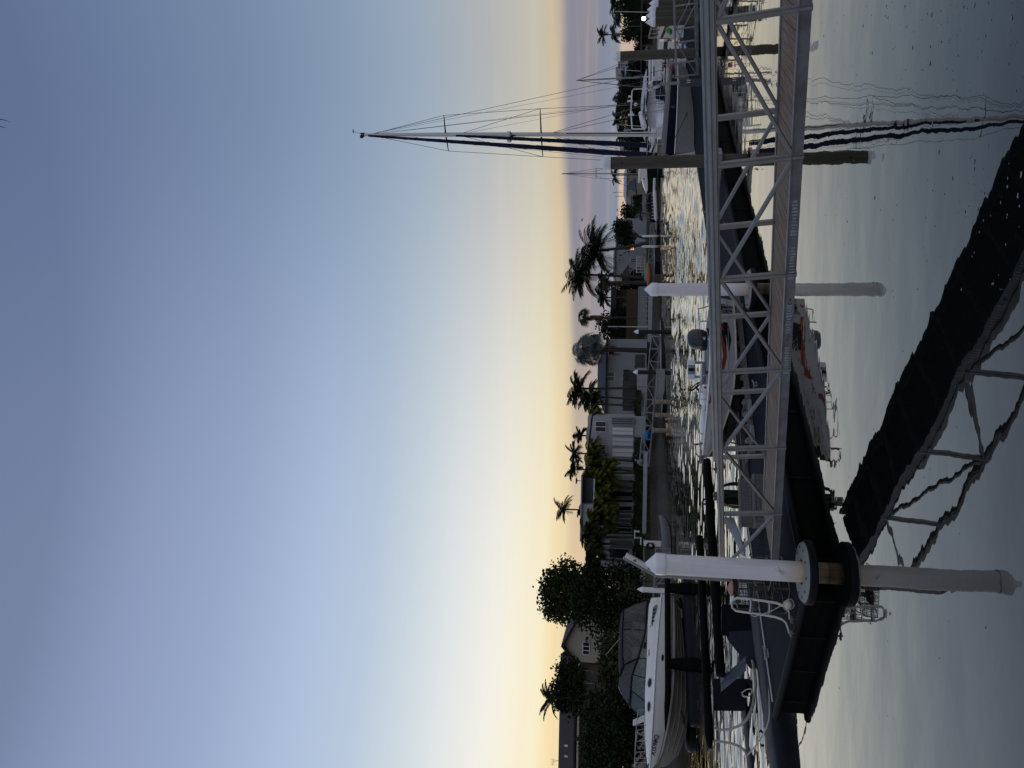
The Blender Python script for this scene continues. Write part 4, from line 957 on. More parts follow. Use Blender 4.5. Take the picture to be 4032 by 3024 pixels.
for x in (-7.6, -9.9, -11.5):
    b = B(); b.loft([[yrow(x+dx, f, 1, .012) for f in (.76, .86)] for dx in (-.2, .2)], 0, False); po = part('porthole', b, glassd, t, world=False)
    b = B().tube([yrow(x+dx, f, 1, .012) for dx, f in ((-.22, .75), (.22, .75), (.22, .87), (-.22, .87), (-.22, .75))], .02, 5); part('porthole_frame', b, gel, po, world=False)
# crest outline on the navy band (plain curls)
b = B(); c = yrow(-3.1, .81, 1, .014)
for dx, dzz, r_ in ((-.18, .0, .09), (0, .03, .1), (.16, -.02, .08)):
    b.tube([c+V((dx+r_*math.cos(a), .004, dzz+r_*math.sin(a))) for a in [i*.45 for i in range(11)]], .012, 5)
part('bow_crest', b, vinylg, t, world=False)
b = B(); cab = [(-3.4, .55, 2.20), (-3.9, .95, 2.42), (-6.5, 1.15, 2.45), (-8.2, 1.15, 2.42), (-8.3, 1.1, 2.0)]
b.loft([[(x, -w_*1.15, 1.6), (x, -w_, z), (x, 0, z+.08), (x, w_, z), (x, w_*1.15, 1.6)] for x, w_, z in cab], 0, True); part('cabin', b, gel, t, world=False)
b = B(); b.loft([[(x, sg*(1.19), z) for z in (2.05, 2.28)] for sg in (1,) for x in (-4.6, -7.6)], 0, False); part('cabin_window', b, glassd, t, world=False)
b = B(); b.box(-11.6, -8.3, -1.35, 1.35, 1.5, 2.0); part('cockpit_coaming', b, gel, t, world=False, bevel=.05)
b = B(); b.loft([[(x, -1.25, 2.1), (x, -1.1, z), (x, 0, z+.12), (x, 1.1, z), (x, 1.25, 2.1)] for x, z in ((-7.3, 2.45), (-7.8, 2.95), (-9.0, 3.0))], 0, False); part('dodger', b, vinylw, t, world=False)
b = B(); b.loft([[(x, -1.4, 3.1), (x, -1.1, z), (x, 0, z+.1), (x, 1.1, z), (x, 1.4, 3.1)] for x, z in ((-7.0, 3.22), (-8.5, 3.34), (-10.0, 3.30), (-11.4, 3.16))], 0, False); part('bimini', b, mat('light_grey_canvas', (.42, .43, .44), .9), t, world=False)
for i, (x0, x1, z0, z1) in enumerate(((-6.6, -5.4, 2.0, 2.6), (-8.4, -7.2, 2.1, 2.75), (-4.6, -3.9, 2.1, 2.55))):
    b = B().box(x0, x1, 1.28, 1.5, z0, z1); part('deck_bag', b, navycloth if i != 2 else vinylw, t, world=False, bevel=.08)
b = B(); b.tube([(-4.2, 1.62, 2.12), (-11.8, 1.72, 1.92)], .05, 6); part('lifeline_cover', b, navycloth, t, world=False)
for sg in (1, -1):
    for x in (-1.2, -2.6, -4.2, -5.8, -7.4, -9.0, -10.6, -12.1):
        y = yst(x)[0]*.97; z = yst(x)[1]; b = B().tube([(x, sg*y, z), (x, sg*y, z+.72)], .016, 6); part('stanchion', b, steel, t, world=False)
    b = B()
    for dzz in (.4, .70): b.tube([(x, sg*yst(x)[0]*.97, yst(x)[1]+dzz) for x in (-.4, -1.2, -2.6, -4.2, -5.8, -7.4, -9, -10.6, -12.1)], .008, 5)
    part('lifeline', b, steel, t, world=False)
b = B()
for z_, s_ in ((.35, .9), (.75, 1)): b.tube([(-1.7, .95*s_, 2.2+z_), (-.7, .5*s_, 2.28+z_), (-.0, .12, 2.32+z_), (-.0, -.12, 2.32+z_), (-.7, -.5*s_, 2.28+z_), (-1.7, -.95*s_, 2.2+z_)], .02, 6)
for p in ((-1.7, .93, 2.1), (-.6, .45, 2.2), (-.6, -.45, 2.2), (-1.7, -.93, 2.1)): b.tube([p, (p[0], p[1], 3.0)], .018, 6)
part('pulpit', b, steel, t, world=False)
b = B(); b.bar((-.9, 0, 2.3), (-.1, 0, 2.42), .3, .1); b.tube([(-.1, 0, 2.45), (-.25, 0, 2.0)], .06, 6); b.box(-1.7, -1.3, -.3, .3, 2.2, 2.5); part('anchor_windlass', b, mat('tarnished_bronze', (.16, .13, .07), .5, .4), t, world=False)
b = B().box(-2.7, -2.2, .3, .8, 2.2, 2.55); part('deck_box', b, whitep, t, world=False, bevel=.06)
# gallows frame with aerials
fr_ = [P(2540, 508, 46.5), P(2489, 508, 46.5), P(2484, 440, 49), P(2489, 360, 52), P(2494, 351, 52.3), P(2600, 347, 52.5)]
b = B().tube(fr_, .045, 8); part('gantry', b, whitep, t)
for x_, y_, l_ in ((2470, 398, 22), (2473, 452, 24), (2474, 380, 14), (2482, 444, 10)):
    y2 = 46.5+(508-y_)/156*5.8; a, c = P(x_+l_, y_, y2), P(x_, y_, y2); b = B().tube([a, c], .07, 8); part('aerial', b, whitep, t)
b = B().ball(P(2503, 411, 50.5), .12, 10, 6); part('gps_dome', b, whitep, t)
b = B().tube([P(2524, 447, 48.5), P(2536, 500, 46.8)], .16, 10); part('boom_roll', b, whitep, t)
# mast and rig
MB_ = P(2602, 529, 44.85); MT = P(1432, 531, 44.85); mv = MT-MB_; mx_, my_ = MB_.x, MB_.y
def mz(x): return P(x, 529, 44.85).z
def mp(z): return MB_+mv*((z-MB_.z)/mv.z)
b = B(); secs = []
for z in [MB_.z-.4+(MT.z-MB_.z+.4)*i/12 for i in range(13)]:
    c = mp(z); r_ = .155 if z < MT.z-5 else .155-.055*(z-MT.z+5)/5; secs.append([c+D*r_*1.25*math.cos(a)+N*r_*.8*math.sin(a) for a in [2*math.pi*i/16 for i in range(16)]])
b.loft(secs, 0, True, True); part('mast', b, mat('silver_mast', (.52, .53, .55), .4, .4, var=.06), t)
b = B(); c1_, c2_ = mp(mz(2230)), mp(mz(2590)); off = -V((0, 1, 0))*.2; b.bar(c1_+off*.75, c2_+off*.75, .05, .03, (0, 1, 0)); part('mast_track', b, black, t)
Bh = -D
def spreader(xm, yl, yr):
    c = mp(mz(xm)); l = P(xm, yl, 44.85-.0); r_ = P(xm, yr, 44.85)
    # spreaders run athwartships
    nn = -N; wl = (c-P(xm, yr, 44.85)).length
    tips = []
    for sg, yy in ((1, yl), (-1, yr)):
        best = min((abs(proj_y(c+N*sg*q_)-yy), q_) for q_ in [i*.02 for i in range(5, 190)]); tips.append(c+N*sg*best[1]*1.0+D*.15)
    b = B()
    for tp in tips: b.tube([c, tp], [.05, .025], 8)
    part('spreader', b, black, t); return tips
def proj_y(p):
    f_ = p.y*math.cos(TH)+(p.z-H)*math.sin(TH); u_ = -p.y*math.sin(TH)+(p.z-H)*math.cos(TH); r2 = p.x/f_*F; d2 = -u_/f_*F
    return 1512-(r2*math.cos(RO)-d2*math.sin(RO))
s1 = spreader(1755, 598, 458); s2 = spreader(2131, 621, 431)
def wire_(name, pts, r=.014, m=None): part(name, B().tube(pts, r, 5), m or galv, t)
bowp = boat_world(t, V((-.15, 0, 2.35))); stemi = boat_world(t, V((-1.6, 0, 2.25)))
for i, sg in ((0, 1), (1, -1)):
    ch = boat_world(t, V((-4.0, -sg*1.85, 1.9))) if False else MB_+N*sg*1.75*1.0-V((0, 0, .3))
    wire_('cap_shroud', [mp(MT.z-.35), s1[i], s2[i], ch]); wire_('lower_shroud', [mp(mz(2150)), ch+D*.9]); wire_('lower_shroud', [mp(mz(2150)), ch-D*.9]); wire_('diagonal_shroud', [mp(mz(1800)), s2[i]])
for q_ in (1.0, -1.0): wire_('backstay', [mp(MT.z-.2), boat_world(t, V((-12.3, q_, 1.9)))])
wire_('topping_lift', [mp(MT.z-.25), boat_world(t, V((-9.2, 0, 3.4)))], .008)
wire_('halyard', [mp(mz(1800)), boat_world(t, V((-6.2, 1.2, 2.4)))], .008); wire_('halyard', [mp(mz(1450)), boat_world(t, V((-8.4, 1.6, 2.2)))], .008)
wire_('headstay_line', [mp(MT.z-.6), bowp+N*.4], .008)
def furled(name, a, c, r):
    b = B(); R.seed(len(name)); pts = [a.lerp(c, i/26) for i in range(27)]; b.tube(pts, [r*(.45+.75*(i/26)**.8)*R.uniform(.93, 1.08) for i in range(27)], 10)
    for i in range(0, 90): pass
    sp_ = []
    ax_ = (c-a).normalized(); p1 = ax_.cross(V((1, 0, 0))).normalized(); p2 = ax_.cross(p1)
    for i in range(160):
        u_ = .03+.94*i/160; rr = r*(.46+.75*u_**.8)*1.03; sp_.append(a.lerp(c, u_)+(p1*math.cos(i*.42)+p2*math.sin(i*.42))*rr)
    b.tube(sp_, .008, 4); part(name, b, navycloth, t)
furled('furled_genoa', mp(MT.z-.35)+Bh*.15, bowp+V((0, 0, .5)), .135)
furled('furled_staysail', mp(mz(1798))+Bh*.15, stemi+V((0, 0, .6)), .13)
c = mp(mz(2008)); b = B(); b.lathe([(.06, -.13), (.30, -.11), (.33, 0), (.30, .1), (.05, .13)], 18, tuple(c+Bh*.38)); part('radar_dome', b, whitep, t)
b = B().bar(c+V((0, 0, -.22)), c+Bh*.45+V((0, 0, -.16)), .12, .05); b.bar(c+V((0, 0, -.7)), c+Bh*.25+V((0, 0, -.2)), .06, .06); part('radar_bracket', b, black, t)
b = B(); q_ = mp(MT.z); b.bar(q_+V((0, 0, .02)), q_+Bh*.35+V((0, 0, .05)), .16, .16); b.tube([q_-D*-.1, q_+D*.3+V((0, 0, .05))], .03, 6); part('masthead', b, black, t)
b = B(); q_ = mp(MT.z)+D*.25; b.tube([q_, q_+V((0, 0, .28))], .05, 8); part('anchor_light', b, black, t)
b = B(); q_ = mp(MT.z); e_ = P(1393, 517, 44.85); b.tube([q_, e_], .01, 5); b.tube([e_+V((-.12, 0, 0)), e_+V((.12, 0, .02))], .018, 5)
for k in range(3): b.ball(e_+V((.08*math.cos(k*2.1), .08*math.sin(k*2.1), .05)), .03, 6, 4)
part('wind_vane', b, black, t)
hose([(2655, 548, 41.9), (2680, 500, 41.8), (2700, 455, 43), (2712, 420, 45), (2722, 378, 48)], .018, 'dark spring line running down along the grey yacht topsides', 'rope', 'mooring_rope', black)
hose([(2588, 612, 42), (2615, 604, 40.2), (2648, 622, 38.2), (2690, 640, 36)], .02, 'dark bow line slanting down from the navy striped yacht to the dock', 'rope', 'mooring_rope', black)
# ================================================================= FAR BANK: PLANTS
def leaf(b, p, s, R=R):
    d = V((R.gauss(0, 1), R.gauss(0, 1), R.gauss(0, .8))).normalized(); a = d.cross(V((R.gauss(0, 1), R.gauss(0, 1), R.gauss(0, 1)))).normalized()
    b.quad(p-d*s*.5, p+a*s*.3, p+d*s*.5, p-a*s*.3)
def crown(b, blobs, dens, size, seed, fill=.35):
    R = random.Random(seed)
    for c, r in blobs:
        c = V(c); n = int(dens*(r[0]*r[1]+r[1]*r[2]+r[0]*r[2]))
        for k in range(n):
            d = V((R.gauss(0, 1), R.gauss(0, 1), R.gauss(0, 1))).normalized()
            rr = R.uniform(.80, 1.08) if R.random() > fill else R.uniform(.35, .85)
            rr *= 1+.16*math.sin(d.x*7+seed)*math.sin(d.z*6+c.x)+.08*math.sin(d.y*15+d.z*13)
            q = c+V((d.x*r[0], d.y*r[1], d.z*r[2]))*rr
            for j in range(2): leaf(b, q+V((R.gauss(0, size*.6), R.gauss(0, size*.6), R.gauss(0, size*.5))), size*R.uniform(.6, 1.25), R)
def pxblob(x, y, rx, ry, Y, depth=None):
    """rx = half height in photo pixels (up), ry = half width (sideways)"""
    k_ = Y/3065; return (P(x, y, Y), (ry*k_, (depth or (rx+ry)/2*k_), rx*k_))
def tree(label, base, blobs, m, dens, size, seed, cat='tree', group=None, tr=.22, name='broadleaf_tree', bk=bark):
    bx, by, bz = base; t = thing(name, label, cat, base, 0, group)
    b = B(); crown(b, blobs, dens, size, seed); part('crown', b, m, t, smooth=False)
    top = V(blobs[0][0]); g = V(base); b = B(); R = random.Random(seed)
    mid = g.lerp(top, .45)+V((R.uniform(-.2, .2), 0, 0)); b.tube([g-V((0, 0, .3)), g.lerp(mid, .5), mid], [tr*1.25, tr, tr*.8], 8)
    for c, r in blobs:
        for k in range(3):
            e_ = V(c)+V((R.uniform(-.6, .6)*r[0], R.uniform(-.6, .6)*r[1], R.uniform(-.2, .6)*r[2])); s_ = g.lerp(mid, R.uniform(.6, 1)); b.tube([s_, s_.lerp(e_, .5)+V((0, 0, -.2)), e_], [tr*.5, tr*.32, tr*.08], 6)
    part('trunk', b, bk, t); return t
def gz(p, z=1.5): return (p.x, p.y, z)
GT = 'trees and bushes on the near part of the far bank'
tree('big round leafed tree, tallest on the bank, just left of the white house', gz(P(2540, 2335, 68)), [pxblob(2195, 2335, 62, 92, 70), pxblob(2165, 2300, 40, 60, 70), pxblob(2230, 2260, 45, 58, 69), pxblob(2215, 2400, 50, 52, 71), pxblob(2175, 2370, 44, 66, 71), pxblob(2235, 2340, 55, 90, 69), pxblob(2260, 2300, 40, 60, 69)], lf_mid, 80, .36, 1, group=GT, tr=.4)
tree('dark feathery she oak with hanging twigs below the big round leafed tree', gz(P(2545, 2380, 64)), [pxblob(2330, 2360, 75, 120, 65), pxblob(2395, 2460, 55, 40, 65), pxblob(2290, 2330, 50, 90, 66), pxblob(2470, 2260, 60, 40, 64), pxblob(2410, 2310, 70, 85, 65), pxblob(2440, 2420, 75, 70, 64), pxblob(2340, 2270, 50, 60, 66), pxblob(2480, 2340, 45, 90, 64), pxblob(2300, 2405, 45, 38, 66)], lf_dark, 85, .33, 2, group=GT, tr=.3, name='she_oak')
tree('rounded dark fig tree in front of the brown tiled roof with bare limbs below', gz(P(2500, 2690, 66)), [pxblob(2225, 2700, 42, 80, 70), pxblob(2205, 2740, 36, 62, 70), pxblob(2235, 2640, 42, 52, 70), pxblob(2250, 2770, 36, 48, 70), pxblob(2270, 2700, 34, 78, 69)], lf_dark, 85, .33, 3, group=GT, tr=.3, bk=barkpale)
tree('olive broad leafed shrub below the gable of the cream house, right behind the canopy', gz(P(2520, 2610, 60)), [pxblob(2402, 2610, 46, 70, 62), pxblob(2392, 2555, 38, 48, 62), pxblob(2395, 2690, 40, 50, 62), pxblob(2430, 2560, 46, 70, 61), pxblob(2470, 2620, 40, 110, 61)], lf_olive, 60, .42, 4, 'bush', GT, .12, 'broadleaf_shrub')
tree('dense dark hedge of mixed bushes behind the bow of the motor cruiser', gz(P(2530, 2860, 56)), [pxblob(2390, 2830, 62, 95, 58), pxblob(2420, 2960, 60, 100, 57), pxblob(2350, 2880, 40, 80, 59), pxblob(2460, 2760, 60, 80, 58), pxblob(2480, 2900, 40, 130, 57), pxblob(2350, 2990, 45, 60, 58), pxblob(2335, 2830, 42, 60, 59), pxblob(2320, 2940, 40, 55, 59), pxblob(2400, 3040, 80, 60, 58), pxblob(2440, 2840, 50, 110, 57), pxblob(2340, 2760, 30, 40, 60)], lf_dark, 75, .34, 5, 'bush', GT, .12, 'hedge_bush')
tree('small brownish bush at the lawn edge beside the white side wall', gz(P(2535, 2290, 62)), [pxblob(2480, 2290, 50, 35, 63), pxblob(2510, 2325, 30, 40, 62), pxblob(2460, 2330, 30, 34, 63)], lf_olive, 60, .3, 6, 'bush', GT, .08, 'broadleaf_shrub')
def hedge(label, y0, y1, x0, x1, Y0, Y1, th, m, seed, name='hedge'):
    A_, C_ = P(x1, y0, Y0), P(x1, y1, Y1); hgt = (x1-x0)*Y0/3065; R = random.Random(seed); b = B(); n = int((C_-A_).length*hgt*150)
    for k in range(n):
        q = A_.lerp(C_, R.random())+V((0, R.uniform(-th/2, th/2), 0)); zt = hgt*(1+.12*math.sin(q.x*2.1)+.08*math.sin(q.x*5.3)); q.z = A_.z+zt*(R.random()**.6); leaf(b, q, R.uniform(.18, .34), R)
    d_ = (C_-A_).normalized()
    b.hexa(*[A_+V((0, s*th*.3, z)) if e_ == 0 else C_+V((0, s*th*.3, z)) for z in (0, hgt*.7) for e_, s in ((0, -1), (1, -1), (1, 1), (0, 1))])
    return single(name, b, m, label, 'hedge', smooth=False)
hedge('clipped dark green hedge running above the low white wall before the white house', 2230, 1790, 2490, 2532, 76, 88, 1.3, lf_dark, 12)
hedge('low mixed hedge with light tips behind the long far gangway', 1790, 1520, 2495, 2524, 90, 100, 1.1, lf_olive, 13)
def frond(b, o, az, el, length, droop, ll, n, R, wid=.055, twist=0.):
    p = V(o); h = V((math.cos(az), math.sin(az), 0)); s = V((-h.y, h.x, 0)); dl = length/n; pts = [p.copy()]
    for i in range(n):
        u = (i+.5)/n; a = el-droop*u**1.3; tng = h*math.cos(a)+V((0, 0, math.sin(a))); p = p+tng*dl; pts.append(p.copy())
        L_ = ll*(.35+.9*math.sin(math.pi*min(1, .12+.85*u)))
        if i < 1: continue
        nr = s.cross(tng)
        for sg in (1, -1):
            for j in range(2):
                q = p-tng*dl*.5*j; d = (s*sg*.75+tng*.62+V((0, 0, -.34+R.uniform(-.12, .12)))).normalized(); e_ = q+d*L_*R.uniform(.8, 1.1)+V((0, 0, -.10*L_))
                wv_ = tng*wid*1.2; b.add([q-wv_*.5, q+wv_*.5, q.lerp(e_, .55)+wv_*.5+V((0, 0, .03)), e_], [(0, 1, 2, 3)])
    b.tube(pts, [.035*(1-.8*i/n) for i in range(n+1)], 4, cap=False)
def palm(label, crown_at, zg, length, nf, m, seed, ll=.5, lean=0., style='arch', wind=0., group=None, tr=.12, name='palm_tree', skirt=False):
    c = V(crown_at); t = thing(name, label, 'palm tree', (c.x+lean, c.y, zg), 0, group); R = random.Random(seed)
    b = B()
    nf = int(nf*1.35)
    for k in range(nf):
        az = 2*math.pi*k/nf*1.618*3+R.uniform(-.3, .3); el = R.uniform(-.1, 1.45) if style != 'droop' else R.uniform(.0, 1.15)
        hx = math.cos(az)
        if wind: az = math.atan2(math.sin(az), hx+wind)
        frond(b, c+V((0, 0, R.uniform(-.15, .15))), az, el, length*R.uniform(.8, 1.1), R.uniform(1.2, 2.0) if style == 'droop' else R.uniform(.9, 1.5), ll, 13, R, .065 if style == 'droop' else .075)
    part('crown', b, m, t, smooth=False)
    b = B(); g = V((c.x+lean, c.y, zg-.2)); n = 8; b.tube([g.lerp(c, i/n)+V((-lean*.18*math.sin(math.pi*i/n), 0, 0)) for i in range(n+1)], [tr*(1.35-.5*i/n) for i in range(n+1)], 8); tk = part('trunk', b, barkpale, t)
    if style != 'droop' or skirt:
        b = B().tube([c-V((0, 0, length*.28)), c-V((0, 0, .05))], [tr*.95, tr*1.15], 8); part('crownshaft', b, m, t)
    return t
GP = 'golden cane palms before the white house'
gold = [(2345, 1592, 46, 101, 'q'), (2338, 1648, 48, 99, 'g'), (2362, 1688, 50, 97, 'g'), (2330, 1722, 44, 96, 'g'), (2388, 1728, 46, 94, 'd'), (2350, 1764, 50, 93, 'g'), (2345, 1806, 52, 91, 'g'), (2325, 1842, 46, 90, 'g'), (2402, 1862, 52, 86, 'y'), (2368, 1912, 48, 86, 'y'), (2394, 1966, 46, 84, 'y'), (2362, 2012, 46, 83, 'y'), (2400, 2044, 44, 81, 'y'), (2342, 2062, 50, 81, 'g'), (2322, 2112, 58, 79, 'd'), (2362, 2140, 56, 78, 'd'), (2338, 2200, 56, 76, 'd')]
mm = {'q': lf_palm, 'g': lf_gold, 'd': lf_mid, 'y': lf_gold}; tint = {'q': 'dark green', 'g': 'dense golden green', 'd': 'deep green', 'y': 'yellow tinged'}
for i, (x, y, r, Y, kd) in enumerate(reversed(gold)):
    palm(f'{tint[kd]} feather palm before the white house, {ORD[i]} from the big round tree', P(x, y, Y), 1.6, r*1.38*Y/3065, 24, mm[kd], 100+i, .85, R.uniform(-.3, .3), 'droop', .12, GP, .13, 'cane_palm', skirt=True)
palm('tall dark palm standing above the roof corner by the timber fence, fronds blown left', P(2290, 1530, 104), 1.6, 2.9, 20, lf_palm, 31, .9, .4, 'arch', -.35, tr=.15)
palm('smaller dark palm just left of the tall palm over the timber fence', P(2330, 1562, 102), 1.6, 2.4, 18, lf_palm, 32, .7, -.3, 'arch', -.3, tr=.13)
palm('slim dark palm rising behind the white roofline beside the satellite dish', P(2268, 1848, 110), 1.6, 1.9, 12, lf_palm, 33, .7, .2, 'arch', 0)
palm('slim palm behind the white roofline right of the satellite dish palm', P(2272, 1785, 112), 1.6, 1.9, 12, lf_palm, 34, .7, .2, 'arch', 0)
palm('short palm crown peeping over the white roof further right', P(2292, 1715, 114), 1.6, 1.5, 11, lf_palm, 35, .6, .2, 'arch', 0)
palm('lone tall palm with ragged crown far behind the white house', P(2226, 2005, 150), 1.6, 3.0, 14, lf_palm, 36, .95, 0, 'arch', 0, tr=.16, skirt=False)
palm('small palm crown just showing over the white roof under the lone tall palm', P(2284, 2012, 150), 1.6, 1.6, 12, lf_dead, 37, .6, 0, 'droop', 0)
palm('wispy palm poking up behind the round fig tree over the tiled roof', P(2182, 2750, 84), 1.6, 2.5, 12, lf_palm, 38, .5, .3, 'arch', .2)
palm('tallest coconut palm with long wind combed fronds on the middle bank', P(2305, 1082, 128), 1.6, 4.6, 34, lf_palm, 41, 1.3, -.6, 'arch', -.15, 'coconut palms on the middle bank', .2, 'coconut_palm')
palm('big coconut palm leaning left beside the white two storey house, widest crown', P(2362, 985, 130), 1.6, 5.6, 42, lf_palm, 42, 1.5, 1.2, 'arch', -.1, 'coconut palms on the middle bank', .24, 'coconut_palm')
palm('short dark palm between the two coconut palms and the fan palm', P(2385, 1110, 122), 1.6, 2.4, 13, lf_palm, 43, .8, 0, 'arch', 0, tr=.15, skirt=True)
palm('small ragged palm at the edge of the brown fenced house', P(2382, 1172, 120), 1.6, 2.0, 12, lf_palm, 44, .7, .2, 'arch', -.2)
def fan_palm(label, crown_at, zg, rad, n, m, seed, lr, tr=.2, skirt=None, name='fan_palm'):
    c = V(crown_at); t = thing(name, label, 'palm tree', (c.x, c.y, zg)); R = random.Random(seed); b = B(); st = B()
    for k in range(n):
        d = V((R.gauss(0, 1), R.gauss(0, 1), R.gauss(.25, .75))).normalized()
        if d.z < -.75: d.z = -.4
        d.normalize(); o = c+d*rad*R.uniform(.5, .95); nrm = (d+V((0, R.uniform(-.8, -.1), .45))).normalized(); u = d.cross(nrm).normalized(); w_ = (d-nrm*d.dot(nrm)).normalized(); ns = 17; q = lr*R.uniform(.8, 1.1)
        for j in range(ns):
            a = -2.0+4.0*j/(ns-1); tip = o+(w_*math.cos(a)+u*math.sin(a))*q*(1-.12*abs(a))-V((0, 0, .14*q))+nrm*.08*q*math.cos(j*3.1); l, r_ = a-.10, a+.10
            b.add([o, o+(w_*math.cos(l)+u*math.sin(l))*q*.5, tip, o+(w_*math.cos(r_)+u*math.sin(r_))*q*.5], [(0, 1, 2, 3)])
        st.tube([c, o], .03, 4, cap=False)
    part('crown', b, m, t, smooth=False); part('leaf_stalk', st, m, t)
    b = B().tube([(c.x, c.y, zg-.2), (c.x+.1, c.y, (zg+c.z)/2), (c.x, c.y, c.z)], [tr*1.2, tr, tr], 10); part('trunk', b, bark if skirt else barkpale, t)
    if skirt:
        b = B()
        for k in range(90):
            a = R.uniform(0, 6.28); z = c.z-R.uniform(.2, skirt); rr = tr*R.uniform(1, 2.6); p = V((c.x+rr*math.cos(a), c.y+rr*math.sin(a), z)); e_ = p+V((.12*math.cos(a), .12*math.sin(a), -R.uniform(.4, 1))); s_ = V((-math.sin(a), math.cos(a), 0))*.09; b.quad(p-s_, p+s_, e_+s_*.5, e_-s_*.5)
        part('dead_skirt', b, lf_dead, t, smooth=False)
    return t
tree('dark garden shrubs filling the gap under the coconut palms beside the brown house', gz(P(2545, 1115, 132)), [pxblob(2470, 1120, 30, 34, 133), pxblob(2500, 1105, 36, 40, 132), pxblob(2520, 1140, 24, 30, 131), pxblob(2450, 1140, 26, 24, 133)], lf_dark, 46, .5, 65, 'bush', None, .15, 'garden_shrub')
fan_palm('huge silver green fan palm with a ball of broad leaves before the grey white house', P(2318, 1378, 106), 1.5, 2.3, 62, lf_silver, 51, 1.35, .3, 3.6)
fan_palm('slim tall fan palm with a brown dead skirt right of the huge silver one', P(2300, 1252, 112), 1.5, 1.1, 24, lf_palm, 52, .95, .14, 2.2)
fan_palm('fan palm on a thin stem beside the coconut palm with hanging brown skirt', P(2378, 1118, 118), 1.5, 1.0, 22, lf_palm, 53, .85, .14, 3.2)
tree('dense dark tree behind the flagpole over the brown fence', gz(P(2520, 1275, 124)), [pxblob(2385, 1275, 34, 38, 124), pxblob(2420, 1310, 50, 34, 124), pxblob(2440, 1250, 40, 40, 124)], lf_dark, 50, .46, 61, tr=.2)
tree('round ficus tree with crooked pale stems beside two white piles on the middle bank', gz(P(2555, 940, 134)), [pxblob(2450, 925, 30, 44, 136), pxblob(2440, 890, 26, 24, 136), pxblob(2475, 950, 22, 34, 135), pxblob(2470, 900, 20, 28, 136)], lf_dark, 60, .46, 62, tr=.2, bk=barkpale)
tree('low dark tree beyond the grey roofs with a small gap before the ficus', gz(P(2545, 840, 170)), [pxblob(2462, 832, 20, 28, 170), pxblob(2480, 860, 18, 20, 170)], lf_dark, 40, .55, 63, tr=.15)
hedge('long dark hedge before the grey roofed houses on the far middle bank', 835, 770, 2495, 2528, 160, 164, 2, lf_dark, 64)
for i, (x, y, r) in enumerate(((2425, 8, 40), (2440, 62, 36), (2505, 95, 25), (2420, 135, 30), (2438, 470, 28), (2455, 340, 24), (2448, 385, 26), (2440, 425, 30), (2470, 300, 22), (2480, 262, 20), (2455, 530, 26), (2470, 560, 24))):
    Y = 175+(i*37 % 30)
    palm('%s palm of the dark row behind the moored yachts, counting from the photo top edge' % ORD[i] if i < 4 else 'dark palm in the clump behind the yacht gantry, %s along the bank' % ORD[i-4], P(x, y, Y), 1.6, r*1.5*Y/3065, 18, lf_palm, 200+i, 1.0, R.uniform(-.5, .5), 'droop' if i % 2 else 'arch', .1, 'palms behind the moored yachts', .17)
palm('lone tall thin stemmed palm standing clear above the others at the right', P(2378, 138, 190), 1.6, 2.6, 11, lf_palm, 231, .9, .6, 'arch', .25, None, .14)
palm('small dark palm beside the second yacht mast before the pale roof', P(2422, 690, 165), 1.6, 2.2, 11, lf_palm, 232, .8, 0, 'droop', 0)
for i, (y0, y1, x0, x1, Y, s) in enumerate(((-30, 130, 2470, 2545, 168, 71), (250, 330, 2495, 2545, 170, 72), (330, 500, 2440, 2545, 178, 73), (500, 620, 2500, 2545, 170, 74))):
    hedge(f'dark mass of garden shrubs behind the moored yachts, {ORD[i]} from the photo top edge', y1, y0, x0, x1, Y, Y, 3, lf_dark, s, 'shrubbery')
for i, (lab, bl) in enumerate((('solid dark tree mass behind the yacht gantry, below the palm crowns', [(2485, 400, 40, 60), (2475, 345, 30, 40), (2510, 440, 30, 60), (2520, 360, 25, 70)]), ('dark tree mass behind the lamp post and tall brown pile', [(2500, 270, 26, 34), (2515, 310, 26, 40), (2480, 325, 24, 22), (2520, 200, 20, 60)]), ('leafy dark trees at the photo top edge beyond the boat shed', [(2460, 20, 30, 34), (2490, 70, 34, 44), (2495, 10, 36, 50), (2510, 120, 28, 40), (2470, 135, 24, 24)]), ('dark leafy trees behind the furled navy headsails', [(2495, 545, 30, 40), (2505, 590, 34, 40), (2520, 500, 22, 40)]))):
    Y = 166+3*i; tree(lab, gz(P(2540, bl[0][1], Y)), [pxblob(x, y, rx, ry, Y, 2.0) for x, y, rx, ry in bl], lf_dark, 34, .6, 80+i, 'tree', 'dark trees behind the moored yachts', .2)
# ================================================================= HOUSES
def wbox(b, y0, y1, x0, x1, Y, depth, pro=0.):
    """box whose front face fills the photo rectangle at distance Y (y0 > y1: left > right)"""
    xm = (x0+x1)/2; a, c = P(xm, y0, Y).x, P(xm, y1, Y).x; ym = (y0+y1)/2; zt, zb_ = P(x0, ym, Y).z, P(x1, ym, Y).z
    return b.box(min(a, c), max(a, c), Y-pro, Y+depth, zb_, zt)
def win(root, y0, y1, x0, x1, Y, m=glassd, mull=1, fm=whitep, name='window'):
    b = B(); wbox(b, y0, y1, x0, x1, Y, .05, .02); wn = part(name, b, m, root, smooth=False); b = B()
    xm = (x0+x1)/2; a, c = sorted((P(xm, y0, Y).x, P(xm, y1, Y).x)); zt, zb_ = P(x0, (y0+y1)/2, Y).z, P(x1, (y0+y1)/2, Y).z; f = .07
    for x in [a+(c-a)*i/(mull+1) for i in range(mull+2)]: b.box(x-f/2, x+f/2, Y-.06, Y-.021, zb_, zt)
    b.box(a, c, Y-.058, Y-.021, zt-.002, zt+f); b.box(a, c, Y-.07, Y-.021, zb_-f, zb_+.002); part('frame', b, fm, wn, smooth=False); return wn
